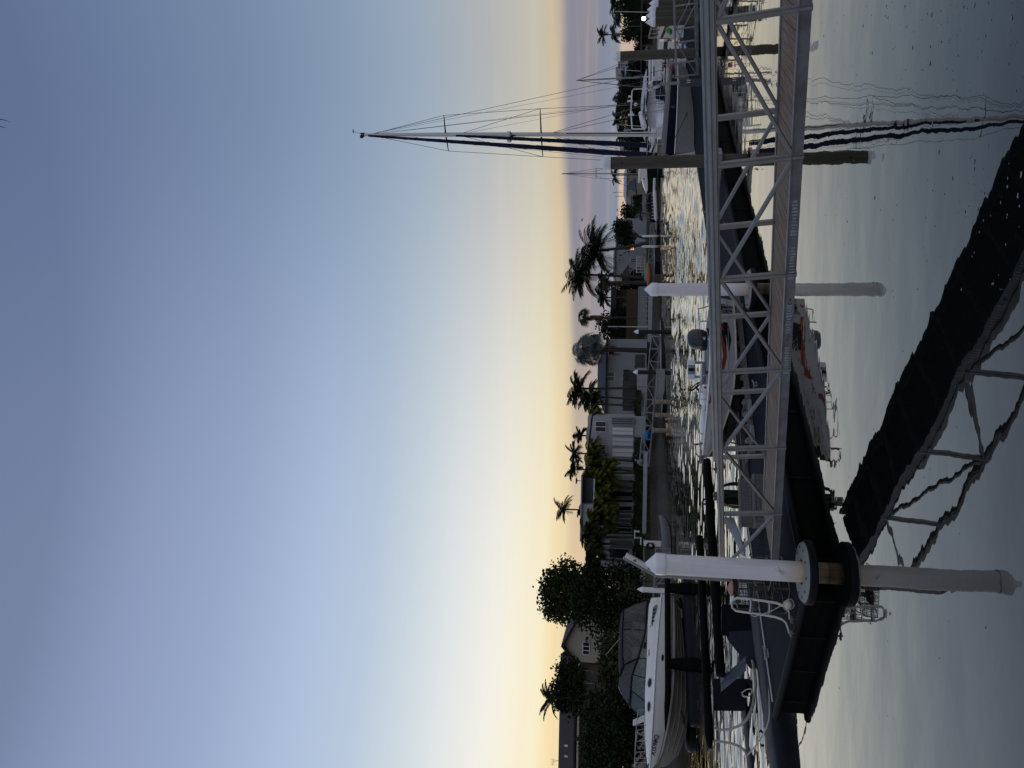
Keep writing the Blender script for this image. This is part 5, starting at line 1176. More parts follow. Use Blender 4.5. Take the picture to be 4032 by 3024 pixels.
def house(name, label, y, Y, group=None): p = P(2520, y, Y); return thing(name, label, 'house', (p.x, Y, 1.46), 0, group)
# cream gabled house and its tiled wing
h = house('gabled_house', 'cream weatherboard house with a steep gable and long brown tiled roof at the left', 2540, 78); Y = 78
gp = [P(2440, 2618, Y), P(2272, 2618, Y), P(2221, 2540, Y), P(2275, 2455, Y), P(2440, 2455, Y)]
for q in gp: q.y = Y
gp[0].z = gp[4].z = 1.4; gp[1].x = gp[0].x; gp[3].x = gp[4].x; gp[1].z = gp[3].z
b = B().extr(gp, (0, 9, 0)); part('wall', b, wallc, h, smooth=False)
b = B(); ap = gp[2]; el_, er = gp[1], gp[3]; up = V((0, 0, .28)); fwd, bk_ = V((0, -.5, 0)), V((0, 9.3, 0))
for e_ in (el_, er):
    d_ = (e_-ap); e2 = ap+d_*1.10; b.hexa(ap+fwd, e2+fwd, e2+bk_, ap+bk_, ap+fwd+up, e2+fwd+up, e2+bk_+up, ap+bk_+up)
part('roof', b, tile, h, smooth=False)
win(h, 2577, 2528, 2296, 2320, Y, glassd, 2); b = B(); wbox(b, 2532, 2522, 2318, 2322, Y, .05, .2); part('pipe', b, wallc, h)
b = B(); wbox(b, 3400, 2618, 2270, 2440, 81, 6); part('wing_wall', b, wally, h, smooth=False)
for y0, y1 in ((2690, 2640), (2900, 2860), (2990, 2965)): win(h, y0, y1, 2300, 2330, 81, glassd, 1, wallc)
b = B(); r0, r1, e0, e1 = P(2214, 2575, 86), P(2214, 3420, 86), P(2272, 2600, 79.6), P(2272, 3420, 79.6); th = V((0, 0, .2))
e0.y = e1.y = 79.6; r0.y = r1.y = 86; e1.z = e0.z; r1.z = r0.z
b.hexa(e1, e0, r0, r1, e1+th, e0+th, r0+th, r1+th); bk0, bk1 = V((r0.x, 92, e0.z)), V((r1.x, 92, e0.z)); b.hexa(r1, r0, bk0, bk1, r1+th, r0+th, bk0+th, bk1+th); rf = part('wing_roof', b, tile, h, smooth=False)
b = B(); wbox(b, 3420, 2600, 2269, 2277, 79.5, .12); part('gutter', b, wallc, h)
b = B()
for y in (2938, 2980): p = P(2250, y, 82); b.tube([p, p+V((0, 0, .75))], .11, 8)
part('roof_vent', b, whitep, rf)
b = B(); p = P(2215, 2993, 86); q = P(2178, 2997, 86); b.tube([p, q], .025, 5); b.tube([q+V((-.5, 0, .05)), q+V((.3, 0, 0))], .02, 5)
for k in range(4): b.tube([q+V((-.4+.2*k, 0, -.3)), q+V((-.4+.2*k, 0, .3))], .012, 4)
part('tv_aerial', b, galv, rf)
# white modern house
h = house('modern_house', 'white flat roofed modern house with dark grey upper cladding behind the row of palms', 2000, 88)
def wing(y0, y1, x0, x1, Y, m, name='wall', d=9): part(name, wbox(B(), y0, y1, x0, x1, Y, d), m, h, smooth=False)
wing(2262, 2122, 2358, 2540, 84, wallw); wing(2126, 1990, 2290, 2540, 87, wallw); wing(1990, 1884, 2290, 2340, 88, clad, 'upper_cladding')
wing(1990, 1884, 2355, 2540, 90, wallg); wing(1884, 1640, 2312, 2540, 92, wallw)
part('slab', wbox(B(), 2266, 2118, 2354, 2359, 84, 9, .3), roofp, h, smooth=False)
b = B(); wbox(b, 2130, 1870, 2286, 2291, 87, 9, .4); part('flat_roof', b, roofp, h, smooth=False)
b = B(); a, c, d_, e_ = P(2299, 1884, 92), P(2330, 1630, 92), P(2336, 1630, 92), P(2306, 1884, 92); b.extr([a, c, d_, e_], (0, 9, 0)); part('sloped_roof', b, rooft, h, smooth=False)
part('balcony', wbox(B(), 1990, 1884, 2338, 2342, 88, 2.5, .8), whitep, h, smooth=False)
part('balcony_glass', wbox(B(), 1990, 1884, 2343, 2358, 88, .04, .7), glasscur, h, smooth=False)
part('soffit', wbox(B(), 1990, 1884, 2398, 2404, 89, 1.5, 1.5), wallg, h, smooth=False)
for y0, y1, m, mu in ((2196, 2160, glassd, 0),): win(h, y0, y1, 2402, 2470, 83.9, m, mu, rooft)
for y0, y1, m, mu in ((2160, 2126, glasscur, 0), ): win(h, y0, y1, 2402, 2490, 83.85, m, mu, wallg)
for y0, y1, m, mu in ((2120, 2096, glassd, 0), (2092, 2062, glassd, 1), (2058, 2022, glasscur, 1), (2012, 1992, glassd, 0)): win(h, y0, y1, 2406, 2488, 86.9, m, mu, wallg)
for y0, y1, m in ((1984, 1962, glassd), (1955, 1935, glassd), (1928, 1908, glasscur), (1902, 1888, glassd)): win(h, y0, y1, 2405, 2490, 89.9, m, 0, wallg)
for y0, y1, m in ((1875, 1845, vinylw), (1838, 1806, vinylw), (1798, 1765, whitep), (1755, 1722, vinylw), (1712, 1682, whitep)): win(h, y0, y1, 2410, 2492, 91.9, m, 1, wallw, 'shutter_door')
for y0, y1, m in ((1672, 1646, glasscur),): win(h, y0, y1, 2410, 2495, 91.8, m, 2, wallg)
for y0, y1 in ((1860, 1830), (1790, 1750), (1700, 1660)): win(h, y0, y1, 2345, 2385, 91.9, glassd, 1)
win(h, 2112, 2080, 2352, 2392, 86.9, glassd, 0)
b = B(); p = P(2290, 1893, 89); b.tube([p, p+V((0, 0, .5))], .04, 6); b.lathe([(.05, .0), (.3, .08), (.42, .2)], 16, tuple(p+V((0, -.1, .45)))); part('satellite_dish', b, black, h)
b = B(); wbox(b, 2100, 1780, 2532, 2547, 78, .3); single('low_white_wall', b, wallw, 'low white garden wall at the lawn edge under the clipped hedge', 'wall', smooth=False)
# grey white hip roofed house
h = house('hip_roof_house', 'grey white two storey house with dark hipped roof behind the silver fan palm', 1470, 108)
part('wall', wbox(B(), 1640, 1335, 2384, 2545, 110, 9), wallw, h, smooth=False)
b = B(); e_ = [P(2386, 1650, 109.4), P(2386, 1330, 109.4)]; e_ = [V((q.x, 109.4, e_[0].z)) for q in e_]; rz0 = P(2352, 1500, 114).z
r_ = [V((e_[0].x+3.5, 114.5, rz0)), V((e_[1].x-3.5, 114.5, rz0))]; bk_ = [V((e_[0].x, 119.6, e_[0].z)), V((e_[1].x, 119.6, e_[0].z))]
b.add([e_[0], e_[1], bk_[1], bk_[0], r_[0], r_[1]], [(0, 1, 5, 4), (1, 2, 5), (2, 3, 4, 5), (3, 0, 4), (3, 2, 1, 0)]); part('roof', b, rooft, h, smooth=False)
b = B(); wbox(b, 1652, 1328, 2384, 2389, 109.35, .12); part('gutter', b, rooft, h)
win(h, 1500, 1465, 2391, 2418, 109.95, glasscur, 1); win(h, 1500, 1456, 2456, 2474, 109.95, glassd, 1, rooft); win(h, 1400, 1370, 2398, 2420, 109.95, glassd, 0)
for i, (y0, y1, x0, x1, Y, lab) in enumerate(((1618, 1462, 2452, 2510, 104, 'dark weathered timber screen fence before the hip roofed house, behind white boundary wall'), (1452, 1398, 2500, 2540, 101, 'short grey timber gate panel beside the silver fan palm'))):
    b = B(); a, c = P((x0+x1)/2, y0, Y).x, P((x0+x1)/2, y1, Y).x; zt, zb_ = P(x0, (y0+y1)/2, Y).z, P(x1, (y0+y1)/2, Y).z; x = a; R.seed(70+i)
    while x < c: b.box(x, x+.14, Y, Y+.03+R.uniform(0, .01), zb_, zt+R.uniform(-.06, .06)); x += .155
    b.box(a, c, Y+.05, Y+.1, zb_+.3, zb_+.4); single('timber_fence', b, fencet, lab, 'fence', smooth=False)
b = B()
for k in range(7): wbox(b, 1622-k*25, 1599-k*25, 2508, 2548, 99, .2, .01*(k % 2))
single('boundary_wall', b, wallw, 'white panelled boundary wall between the timber fence and the long far gangway', 'wall', smooth=False)
# brown house, fence and balustrade
h = house('brown_house', 'low dark brown house with timber walls behind the flagpole', 1250, 126)
part('wall', wbox(B(), 1345, 1140, 2425, 2545, 128, 8), wallbr, h, smooth=False); b = B(); wbox(b, 1350, 1130, 2404, 2426, 127, 9, .8); part('roof', b, rooft, h, smooth=False)
part('yellowish_wall_panel', wbox(B(), 1245, 1180, 2428, 2448, 127.9, .05), wally, h, smooth=False); win(h, 1235, 1190, 2452, 2475, 127.9, glassd, 1, wallbr)  # thin panel in a paler, yellowish render than the brown wall
b = B(); wbox(b, 1345, 1140, 2466, 2516, 117, .12); single('brown_fence', b, wallbr, 'brown timber boundary fence behind the glass balustrade and flagpole', 'fence', smooth=False)
t = thing('glass_balustrade', 'pale glass balustrade along the top of the white sea wall beside the flagpole', 'balustrade', gz(P(2550, 1225, 110)))
part('glass', wbox(B(), 1302, 1130, 2516, 2548, 110, .02), mat('balustrade_glass', (.30, .34, .34), .15, var=.1, alpha=.55), t, smooth=False)
b = B()
for y in range(1130, 1303, 19): wbox(b, y+1.5, y-1.5, 2513, 2552, 110, .06, .06)
wbox(b, 1302, 1130, 2512, 2515, 110, .06, .06); part('post', b, alu, t, smooth=False)
b = B(); wbox(b, 1346, 1130, 2552, 2568, 109, .4); single('white_sea_wall', b, wallw, 'white rendered sea wall section under the glass balustrade', 'wall', smooth=False)
t = thing('flagpole', 'thin white flagpole with a drooping navy flag by the glass balustrade', 'flagpole', gz(P(2550, 1287, 107))); a, c = P(2550, 1287, 107), P(2393, 1286, 107)
part('pole', B().tube([a, c], .05, 8), whitep, t)
b = B(); q = [P(x, y, 107) for x, y in ((2410, 1287), (2438, 1289), (2440, 1296), (2424, 1299), (2412, 1294))]; b.extr(q, (0, .04, 0)); part('flag', b, navycloth, t)
# white two storey house and lit neighbour
h = house('white_house', 'white two storey house with slatted windows between the coconut palms', 1040, 140)
part('wall', wbox(B(), 1090, 985, 2420, 2545, 142, 8), wallw, h, smooth=False); part('roof', wbox(B(), 1096, 980, 2415, 2421, 142, 9, .5), roofp, h, smooth=False)
win(h, 1030, 1018, 2434, 2449, 141.9, glassd, 1); win(h, 1032, 1020, 2484, 2506, 141.9, glassd, 1); win(h, 1010, 1000, 2436, 2450, 141.9, glasscur, 0)
h = house('lit_house', 'two storey house behind the ficus tree with one warm lit room', 950, 150)
part('wall', wbox(B(), 990, 860, 2432, 2545, 152, 8), wallg, h, smooth=False); win(h, 985, 968, 2440, 2474, 151.9, glassd, 1)
win(h, 985, 962, 2478, 2496, 151.9, glowo, 1, whitep, 'lit_window'); win(h, 948, 925, 2505, 2540, 151.9, roofp, 0)
part('roof', wbox(B(), 996, 855, 2425, 2432, 152, 9, .5), roofg, h, smooth=False)
# low grey roofed houses beyond
for i, (lab, y0, y1, x0, x1, xr, m, rm) in enumerate((('low house with grey metal roof behind the dark canopy boat', 860, 770, 2482, 2545, 2464, wallg, roofg), ('tan house with dark carport roof behind the second yacht', 770, 640, 2466, 2545, 2456, mat('tan_render', (.30, .25, .20), .85), roofp), ('small pale house just right of the ficus tree', 900, 866, 2490, 2545, 2474, wallc, roofg))):
    Y = 172+i*4; h = house('low_house', lab, (y0+y1)/2, Y, 'low houses on the far middle bank'); part('wall', wbox(B(), y0, y1, x0, x1, Y, 8), m, h, smooth=False)
    a, c = P(x0, y0+6, Y-.5), P(x0, y1-6, Y-.5); a.y = c.y = Y-.5; c.z = a.z; zr = P(xr, (y0+y1)/2, Y+4).z; b = B()
    b.add([a, c, V((c.x, Y+9, a.z)), V((a.x, Y+9, a.z)), V((a.x+1.5, Y+4.2, zr)), V((c.x-1.5, Y+4.2, zr))], [(0, 1, 5, 4), (1, 2, 5), (2, 3, 4, 5), (3, 0, 4), (3, 2, 1, 0)]); part('roof', b, rm, h, smooth=False)
    w_ = (y0-y1); win(h, y0-w_*.15, y0-w_*.4, x0+8, x0+24, Y-.02, glassd, 1); win(h, y0-w_*.6, y0-w_*.85, x0+8, x0+24, Y-.02, glassd, 1)
b = B(); a = P(2505, 760, 160); b.add([P(2508, 762, 160), P(2502, 700, 160), P(2478, 716, 165), P(2470, 740, 168)], [(0, 1, 2, 3)]); b.extr([P(2509, 762, 160), P(2503, 700, 160), P(2499, 700, 160), P(2505, 762, 160)], (0, 4, 0)); single('carport_roof', b, rooft, 'dark sloping carport roof between the tan house and the dark canopy boat', 'roof')
h = house('white_block_house', 'pale rendered house with one square window seen left of the brown pile', 250, 186); part('wall', wbox(B(), 310, 202, 2460, 2545, 188, 9), wallw, h, smooth=False); win(h, 228, 212, 2476, 2488, 187.9, glassd, 0); part('eave', wbox(B(), 312, 200, 2498, 2506, 187, 2, .6), whitep, h, smooth=False)
for i, (y0, y1, x0, Y, lab) in enumerate(((300, 224, 2432, 640, 'white apartment tower with rows of open balconies far beyond the yachts'), (278, 262, 2424, 632, 'rounded lift tower of the far apartments, darker grey'), (526, 500, 2434, 700, 'far white apartment block just right of the yacht mast'), (575, 536, 2440, 700, 'far white apartment block just left of the yacht mast'))):
    h = thing('apartment_tower', lab, 'apartment block', (P(2500, y0, Y).x, Y, 1.46), 0, 'far apartment blocks'); part('wall', wbox(B(), y0, y1, x0, 2530, Y, 18), wallw if i != 1 else wallg, h, smooth=False); b = B()
    nx = max(2, int((y0-y1)/11))
    for r_ in range(4):
        for c_ in range(nx):
            yy = y0-(y0-y1)*(c_+.25)/nx; wbox(b, yy, yy-(y0-y1)*.5/nx, x0+4+r_*8, x0+8.5+r_*8, Y-.02, .1, .03)
    part('balcony_opening', b, glassd, h, smooth=False)
# dark jetty shed and lamp at the right
h = house('boat_shed', 'dark timber boat shed with posts and long eaves behind the moored boats', 90, 120); h['category'] = 'shed'
b = B(); wbox(b, 180, -60, 2524, 2530, 120, 6, 1); part('roof', b, barkpale, h, smooth=False); part('back_wall', wbox(B(), 178, -60, 2530, 2572, 125, .3), wallbr, h, smooth=False); b = B()
for y in (175, 140, 100, 55, 15): wbox(b, y+2, y-2, 2530, 2575, 120, .2)
part('post', b, bark, h, smooth=False)
t = thing('flood_lamp', 'bright white lamp glowing on a short post beside the grey piles', 'lamp', tuple(P(2575, 73, 60))); p = P(2535, 73, 60)
part('bulb', B().ball(p, (.15, .12, .15), 12, 8), glow, t); part('post', B().tube([P(2575, 73, 60), p-V((0, 0, .2))], .04, 8), galv, t)
# ================================================================= FAR WATERFRONT: DOCKS, PILES, BOATS
A_, C_ = P(2604, 1325, 86), P(2557, 1836, 83)
gangway('long far aluminium gangway on stained piles running to the bank before the white house', A_, (C_-A_)/10, 0, 10, V((0, 1.2, 0)), 1.1, ms=.06, rail=.07, decking=conc)
for i, (y, lab) in enumerate(((1582, 'stained round concrete pile under the far gangway, nearest the grey punt'), (1634, 'stained round concrete pile under the middle of the far gangway'), (1694, 'stained round concrete pile under the far gangway below the blue tarp'))):
    q = P(2575, y, 81.5); t = thing('support_pile', lab, 'pile', (q.x, q.y, 0), 0, 'support piles of the far gangway'); part('shaft', B().lathe([(.24, -1), (.24, q.z)], 18), stainpile, t, world=False); part('pile_head', B().box(-.3, .3, -.3, .9, q.z, q.z+.12), conc, t, world=False)
b = B(); R.seed(9); q = P(2548, 1716, 84); b.ball(q, (.62, .45, .30), 16, 8)
b.v = [(p[0]+R.uniform(-.05, .05), p[1], p[2]+R.uniform(-.05, .05)) for p in b.v]; single('covered_dinghy', b, bluetarp, 'bright blue tarp bundle on the bank behind the far gangway', 'tarp')
def pontoon(label, p, q, wd, m=poly, top=.5, group='far pontoons'):
    d = V((q.x-p.x, q.y-p.y, 0)); L_ = d.length; t = thing('pontoon', label, 'pontoon', (p.x, p.y, 0), math.atan2(d.y, d.x), group)
    part('float', B().box(0, L_, .05, wd-.05, -.3, top-.08), m, t, world=False, bevel=.04); part('deck', B().box(-.03, L_+.03, 0, wd, top-.08, top), conc, t, world=False, bevel=.02); return t
pontoon('dark floating pontoon with pale edge carrying the grey punt beside the far gangway', onz(2627, 1580, 0), onz(2616, 1262, 0), 2.4)
pontoon('low dark pontoon between two white piles on the middle bank', onz(2599, 1030, 0), onz(2596, 902, 0), 2.2, top=.8)
pontoon('long low pontoon holding the dark canopy boat and second yacht', onz(2597, 880, 0), onz(2588, 640, 0), 2)
t = thing('aluminium_punt', 'grey square ended aluminium punt upright on the far pontoon', 'boat', tuple(onz(2616, 1570, .5)))
o_ = onz(2616, 1572, .55); L_ = 2.9
b = B(); secs = []
for x, w_, z0 in ((0, .35, .45), (.35, .6, .12), (.9, .7, 0), (L_, .7, 0)): secs.append([o_+V((x, .7-w_-.02, .75)), o_+V((x, .7-w_, z0)), o_+V((x, .7+w_, z0)), o_+V((x, .7+w_+.02, .75))])
b.loft(secs, 0, True); part('hull', b, mat('grey_alloy_paint', (.24, .25, .26), .5, .2), t); b = B(); b.tube([s_[0] for s_ in secs], .04, 6); b.tube([s_[3] for s_ in secs], .04, 6); part('gunwale', b, alu, t)
for y, x, Y, lab in ((1306, 2495, 88, 'dark timber pile with white cap beside the flagpole'), (1465, 2491, 84, 'dark timber pile with white cap before the dark timber fence')): q = P(x, y, Y); pile(lab, q.x, q.y, q.z, .23, darkpile, cone=.35, collar=.2)
for y, x, Y, lab in ((930, 2525, 112, 'slim white pile, right one of the pair on the middle bank'), (971, 2524, 110, 'slim white pile, left one of the pair on the middle bank'), (2320, 2508, 57.5, 'white pile standing at the small gangway between the cruiser stern and nearest pile')):
    q = P(x, y, Y); pile(lab, q.x, q.y, q.z, .19 if Y < 100 else .16, pvc, cone=.35, collar=.2)
A_, C_ = P(2588, 880, 116), P(2574, 1110, 118)
gangway('thin pale gangway behind the two slim white piles on the middle bank', A_, (C_-A_)/6, 0, 6, V((0, 1.2, 0)), 1.0, ms=.05, rail=.06, decking=conc)
A_, C_ = P(2643, 2180, 56.5), P(2622, 2520, 59)
gangway('small aluminium gangway behind the nearest pile and cruiser stern', A_, (C_-A_)/5, 0, 5, V((.1, 1.1, 0)), 1.1, ms=.05, rail=.06, decking=conc)
# tinny on the lawn edge lift
t = thing('aluminium_dinghy', 'ribbed bare aluminium dinghy with small outboard hanging under the lawn edge', 'boat', (P(2640, 2190, 61).x, 61, 0)); x0 = P(2640, 2195, 61).x; x1 = P(2600, 2034, 61).x; L_ = x1-x0
HT = Hull([(0, .66, 1.02, .60, .42, .30), (L_*.4, .70, 1.05, .64, .42, .30), (L_*.7, .58, 1.15, .46, .52, .38), (L_*.9, .26, 1.28, .18, .78, .64), (L_, .03, 1.36, .02, 1.1, 1.0)])
b = B(); HT.topsides(b); HT.transom(b); HT.bottom(b); part('hull', b, alu, t, world=False); b = B()
for f in (.15, .32, .49, .66, .83): b.tube([HT.side(x[0], f, .008, -1) for x in HT.st[:-1]], .018, 5)
part('hull_rib', b, alu2, t, world=False); b = B()
for sg in (1, -1): b.tube([HT.side(x[0], 1, 0, sg) for x in HT.st], .03, 6)
part('gunwale', b, alu, t, world=False); b = B(); HT.deck(b, .25, .05); part('inside', b, black, t, world=False); b = B()
for x in (.6, 1.6): b.box(x, x+.25, -.6, .6, .85, .9)
part('thwart', b, alu2, t, world=False)
b = B().ball((-.12, 0, 1.22), (.2, .16, .24), 12, 8); om = part('outboard_motor', b, black, t, world=False); b = B().tube([(-.15, 0, 1.1), (-.25, 0, .3)], .06, 8); part('outboard_leg', b, black, om, world=False)
b = B(); wbox(b, 2200, 2074, 2656, 2666, 60.4, .25); wbox(b, 2110, 2100, 2620, 2668, 60.8, .2); single('dinghy_slip', b, conc, 'pale beam of the small slip under the aluminium dinghy', 'slip', smooth=False)
t = thing('shore_pedestal', 'white boxy shore power pillar with dark hose on the lawn edge above the dinghy', 'power pillar', gz(P(2600, 2142, 63), 1.0)); part('body', wbox(B(), 2152, 2132, 2535, 2604, 63, .35), whitep, t, bevel=.03); b = B()
for k in range(4): b.tube([P(2552, 2150, 62.9)+V((.25*math.cos(a), 0, .25*math.sin(a)-.1-k*.05)) for a in [i*.5 for i in range(13)]], .03, 5)
part('hose', b, black, t); part('lamp_head', wbox(B(), 2146, 2118, 2521, 2525, 63, .3), whitep, t)
b = B(); wbox(b, 2122, 2092, 2497, 2501, 74, .8); wbox(b, 2120, 2118, 2501, 2518, 74, .6); wbox(b, 2096, 2094, 2501, 2518, 74, .6); single('garden_table', b, whitep, 'white garden table on the lawn beside the hedge end', 'table', smooth=False)
b = B(); wbox(b, 1826, 1812, 2508, 2524, 84, .5); wbox(b, 1832, 1806, 2522, 2528, 84, .6); wbox(b, 1818, 1808, 2500, 2509, 84, .25); single('garden_statue', b, conc, 'pale crouching garden statue at the head of the far gangway', 'statue', bevel=.1)
# kayaks, umbrella, railing
def kayak(label, y0, y1, x, Y, m, r):
    a, c = P(x, y0, Y), P(x-3, y1, Y); b = B(); secs = []
    for i in range(13):
        u = i/12; p = a.lerp(c, u); k = math.sin(math.pi*(.03+.94*u))**.6; lift = .18*(2*u-1)**2; secs.append([p+V((0, r*k*math.cos(q)*.8, lift+r*k*math.sin(q))) for q in [2*math.pi*j/12 for j in range(12)]])
    b.loft(secs, 0, True, True); return single('kayak', b, m, label, 'kayak', 'kayaks racked on the middle bank')
kayak('teal kayak, the upper of two racked on the middle bank', 1110, 1038, 2545, 118, teal, .26); kayak('orange brown kayak, the lower of two racked on the middle bank', 1127, 1035, 2556, 117.6, orange, .40)
b = B()
for y in (1045, 1115): wbox(b, y+1, y-1, 2540, 2568, 118, .5)
single('kayak_rack', b, galv, 'grey frame under the teal and orange kayaks', 'rack', smooth=False)
t = thing('garden_umbrella', 'brown square garden umbrella half folded before the white two storey house', 'umbrella', gz(P(2545, 1090, 130))); c = P(2440, 1088, 130)
part('pole', B().tube([P(2545, 1090, 130), c], .05, 8), bark, t); b = B(); rim = [P(2480, 1128, 130), P(2482, 1090, 128.6), P(2476, 1040, 130), P(2479, 1085, 132)]; b.add([c]+rim, [(0, 1, 2), (0, 2, 3), (0, 3, 4), (0, 4, 1)]); part('canopy', b, umbm, t, smooth=False)
t = thing('jetty_railing', 'white pipe railing with a honey coloured timber beam beside the kayaks', 'railing', gz(P(2545, 1040, 122))); b = B()
for y in range(1012, 1075, 12): wbox(b, y+1, y-1, 2506, 2540, 122, .06)
wbox(b, 1074, 1008, 2505, 2508, 122, .06); part('rail', b, whitep, t, smooth=False); part('beam', wbox(B(), 1068, 1012, 2526, 2531, 121.8, .1), woody, t, smooth=False)
b = B(); crown(b, [pxblob(2538, 1002, 8, 9, 121)], 60, .25, 77); single('yellow_shrub', b, mat('yellow_green_leaf', (.20, .17, .02), .7), 'small yellow leaved shrub at the end of the jetty railing', 'bush', smooth=False)
# dark canopy boat on the middle pontoon
t = thing('canopy_boat', 'white pontoon boat with black canopy and black covers on the middle bank', 'boat', tuple(onz(2600, 810, 0))); Y = 117
def pb(name, y0, y1, x0, x1, m, d=2.2, Yo=0., bev=.05): return part(name, wbox(B(), y0, y1, x0, x1, Y+Yo, d), m, t, bevel=bev)
b = B(); top_ = [(2526, 857), (2519, 850), (2517, 810), (2519, 768), (2525, 762)]; b.extr([P(x, y, Y) for x, y in top_]+[P(x+5, y, Y) for x, y in reversed(top_)], (0, 2.4, 0)); part('canopy', b, blackcloth, t)
for y in (856, 838, 800, 764):
    for dy in (0, 2.3): part('canopy_post', B().tube([P(2524, y, Y)+V((0, dy, 0)), P(2560, y, Y)+V((0, dy, 0))], .035, 6), alu, t)
b = B(); b.extr([P(x, y, Y) for x, y in ((2566, 862), (2562, 842), (2545, 800), (2556, 764), (2566, 764))], (0, 2.3, 0)); part('black_cover', b, blackcloth, t); b = B()
for yy in (0, 1.6):
    a, c = P(2584, 870, Y+yy), P(2578, 745, Y+yy); b.tube([a, a.lerp(c, .06), c.lerp(a, .1), c], [.1, .3, .3, .08], 12)
part('float_tube', b, whitep, t); pb('hull', 862, 766, 2566, 2578, navy, 2.2); b = B()
for y in range(770, 862, 13): wbox(b, y+1, y-1, 2566, 2580, Y, .05, .05)
part('fender_rail', b, whitep, t, smooth=False); part('outboard_motor', B().ball(P(2570, 868, Y+1), (.35, .3, .5), 12, 8), black, t)
# second yacht
Y = 128; t = thing('moored_yacht', 'white decked yacht with shaded dark hull and single spreader mast on the middle bank', 'yacht', tuple(onz(2588, 700, 0)))
def sec(y, xd, xw, xk, hb): a, c, d_ = P(xd, y, Y), P(xw, y, Y), P(xk, y, Y); return [a+V((0, hb*2, 0)), c+V((0, hb*2, 0)), d_+V((0, hb, 0)), c, a]
ss = [(762, 2543, 2545, 2550, .1), (748, 2541, 2550, 2578, .5), (720, 2532, 2550, 2586, 1.0), (690, 2526, 2548, 2588, 1.3), (640, 2522, 2546, 2588, 1.35), (575, 2520, 2545, 2588, 1.2), (560, 2520, 2545, 2586, 1.1)]
b = B(); b.loft([[s_[1], s_[2], s_[3]] for s_ in [sec(*q) for q in ss]], 0, False); part('hull', b, mat('shaded_lower_hull', (.02, .026, .026), .6), t)  # shadow on the lower hull is put into this dark colour
b = B()
for s_ in (0, 1): b.loft([[q[0], q[1]] if s_ else [q[3], q[4]] for q in [sec(*k_) for k_ in ss]], 0, False)
b.loft([[q[4], q[0]] for q in [sec(*k_) for k_ in ss]], 0, False); part('topsides', b, gel, t)
b = B(); wbox(b, 712, 600, 2514, 2524, Y+.6, 1.5); part('cabin', b, gel, t, bevel=.1)
m0, m1 = P(2524, 684, Y+1.2), P(2212, 684, Y+1.2); part('mast', B().tube([m0, m1], .09, 8), alu, t); part('spreader', B().tube([P(2347, 702, Y+1.2), P(2347, 662, Y+1.2)], .05, 6), black, t); b = B()
for y0, x0 in ((755, 2540), (610, 2524), (705, 2524), (662, 2524)): b.tube([P(2216, 684, Y+1.2), P(2347, 684+(18 if y0 > 684 else -20)*(1 if abs(y0-684) < 30 else .5), Y+1.2), P(x0, y0, Y+1.2)], .025, 4)
part('rigging', b, galv, t); b = B(); b.extr([P(2508, 683, Y+1.1), P(2482, 683, Y+1.1), P(2486, 672, Y+1.1), P(2503, 660, Y+1.1)], (0, .1, 0)); part('furled_cover', b, blackcloth, t); part('bow_mark', B().ball(P(2536, 704, Y-.02), .12, 8, 5), black, t)
b = B(); wbox(b, 760, 700, 2572, 2582, 124, 1.6); single('workfloat', b, whitep, 'white work float lying alongside the second yacht', 'float', bevel=.1)
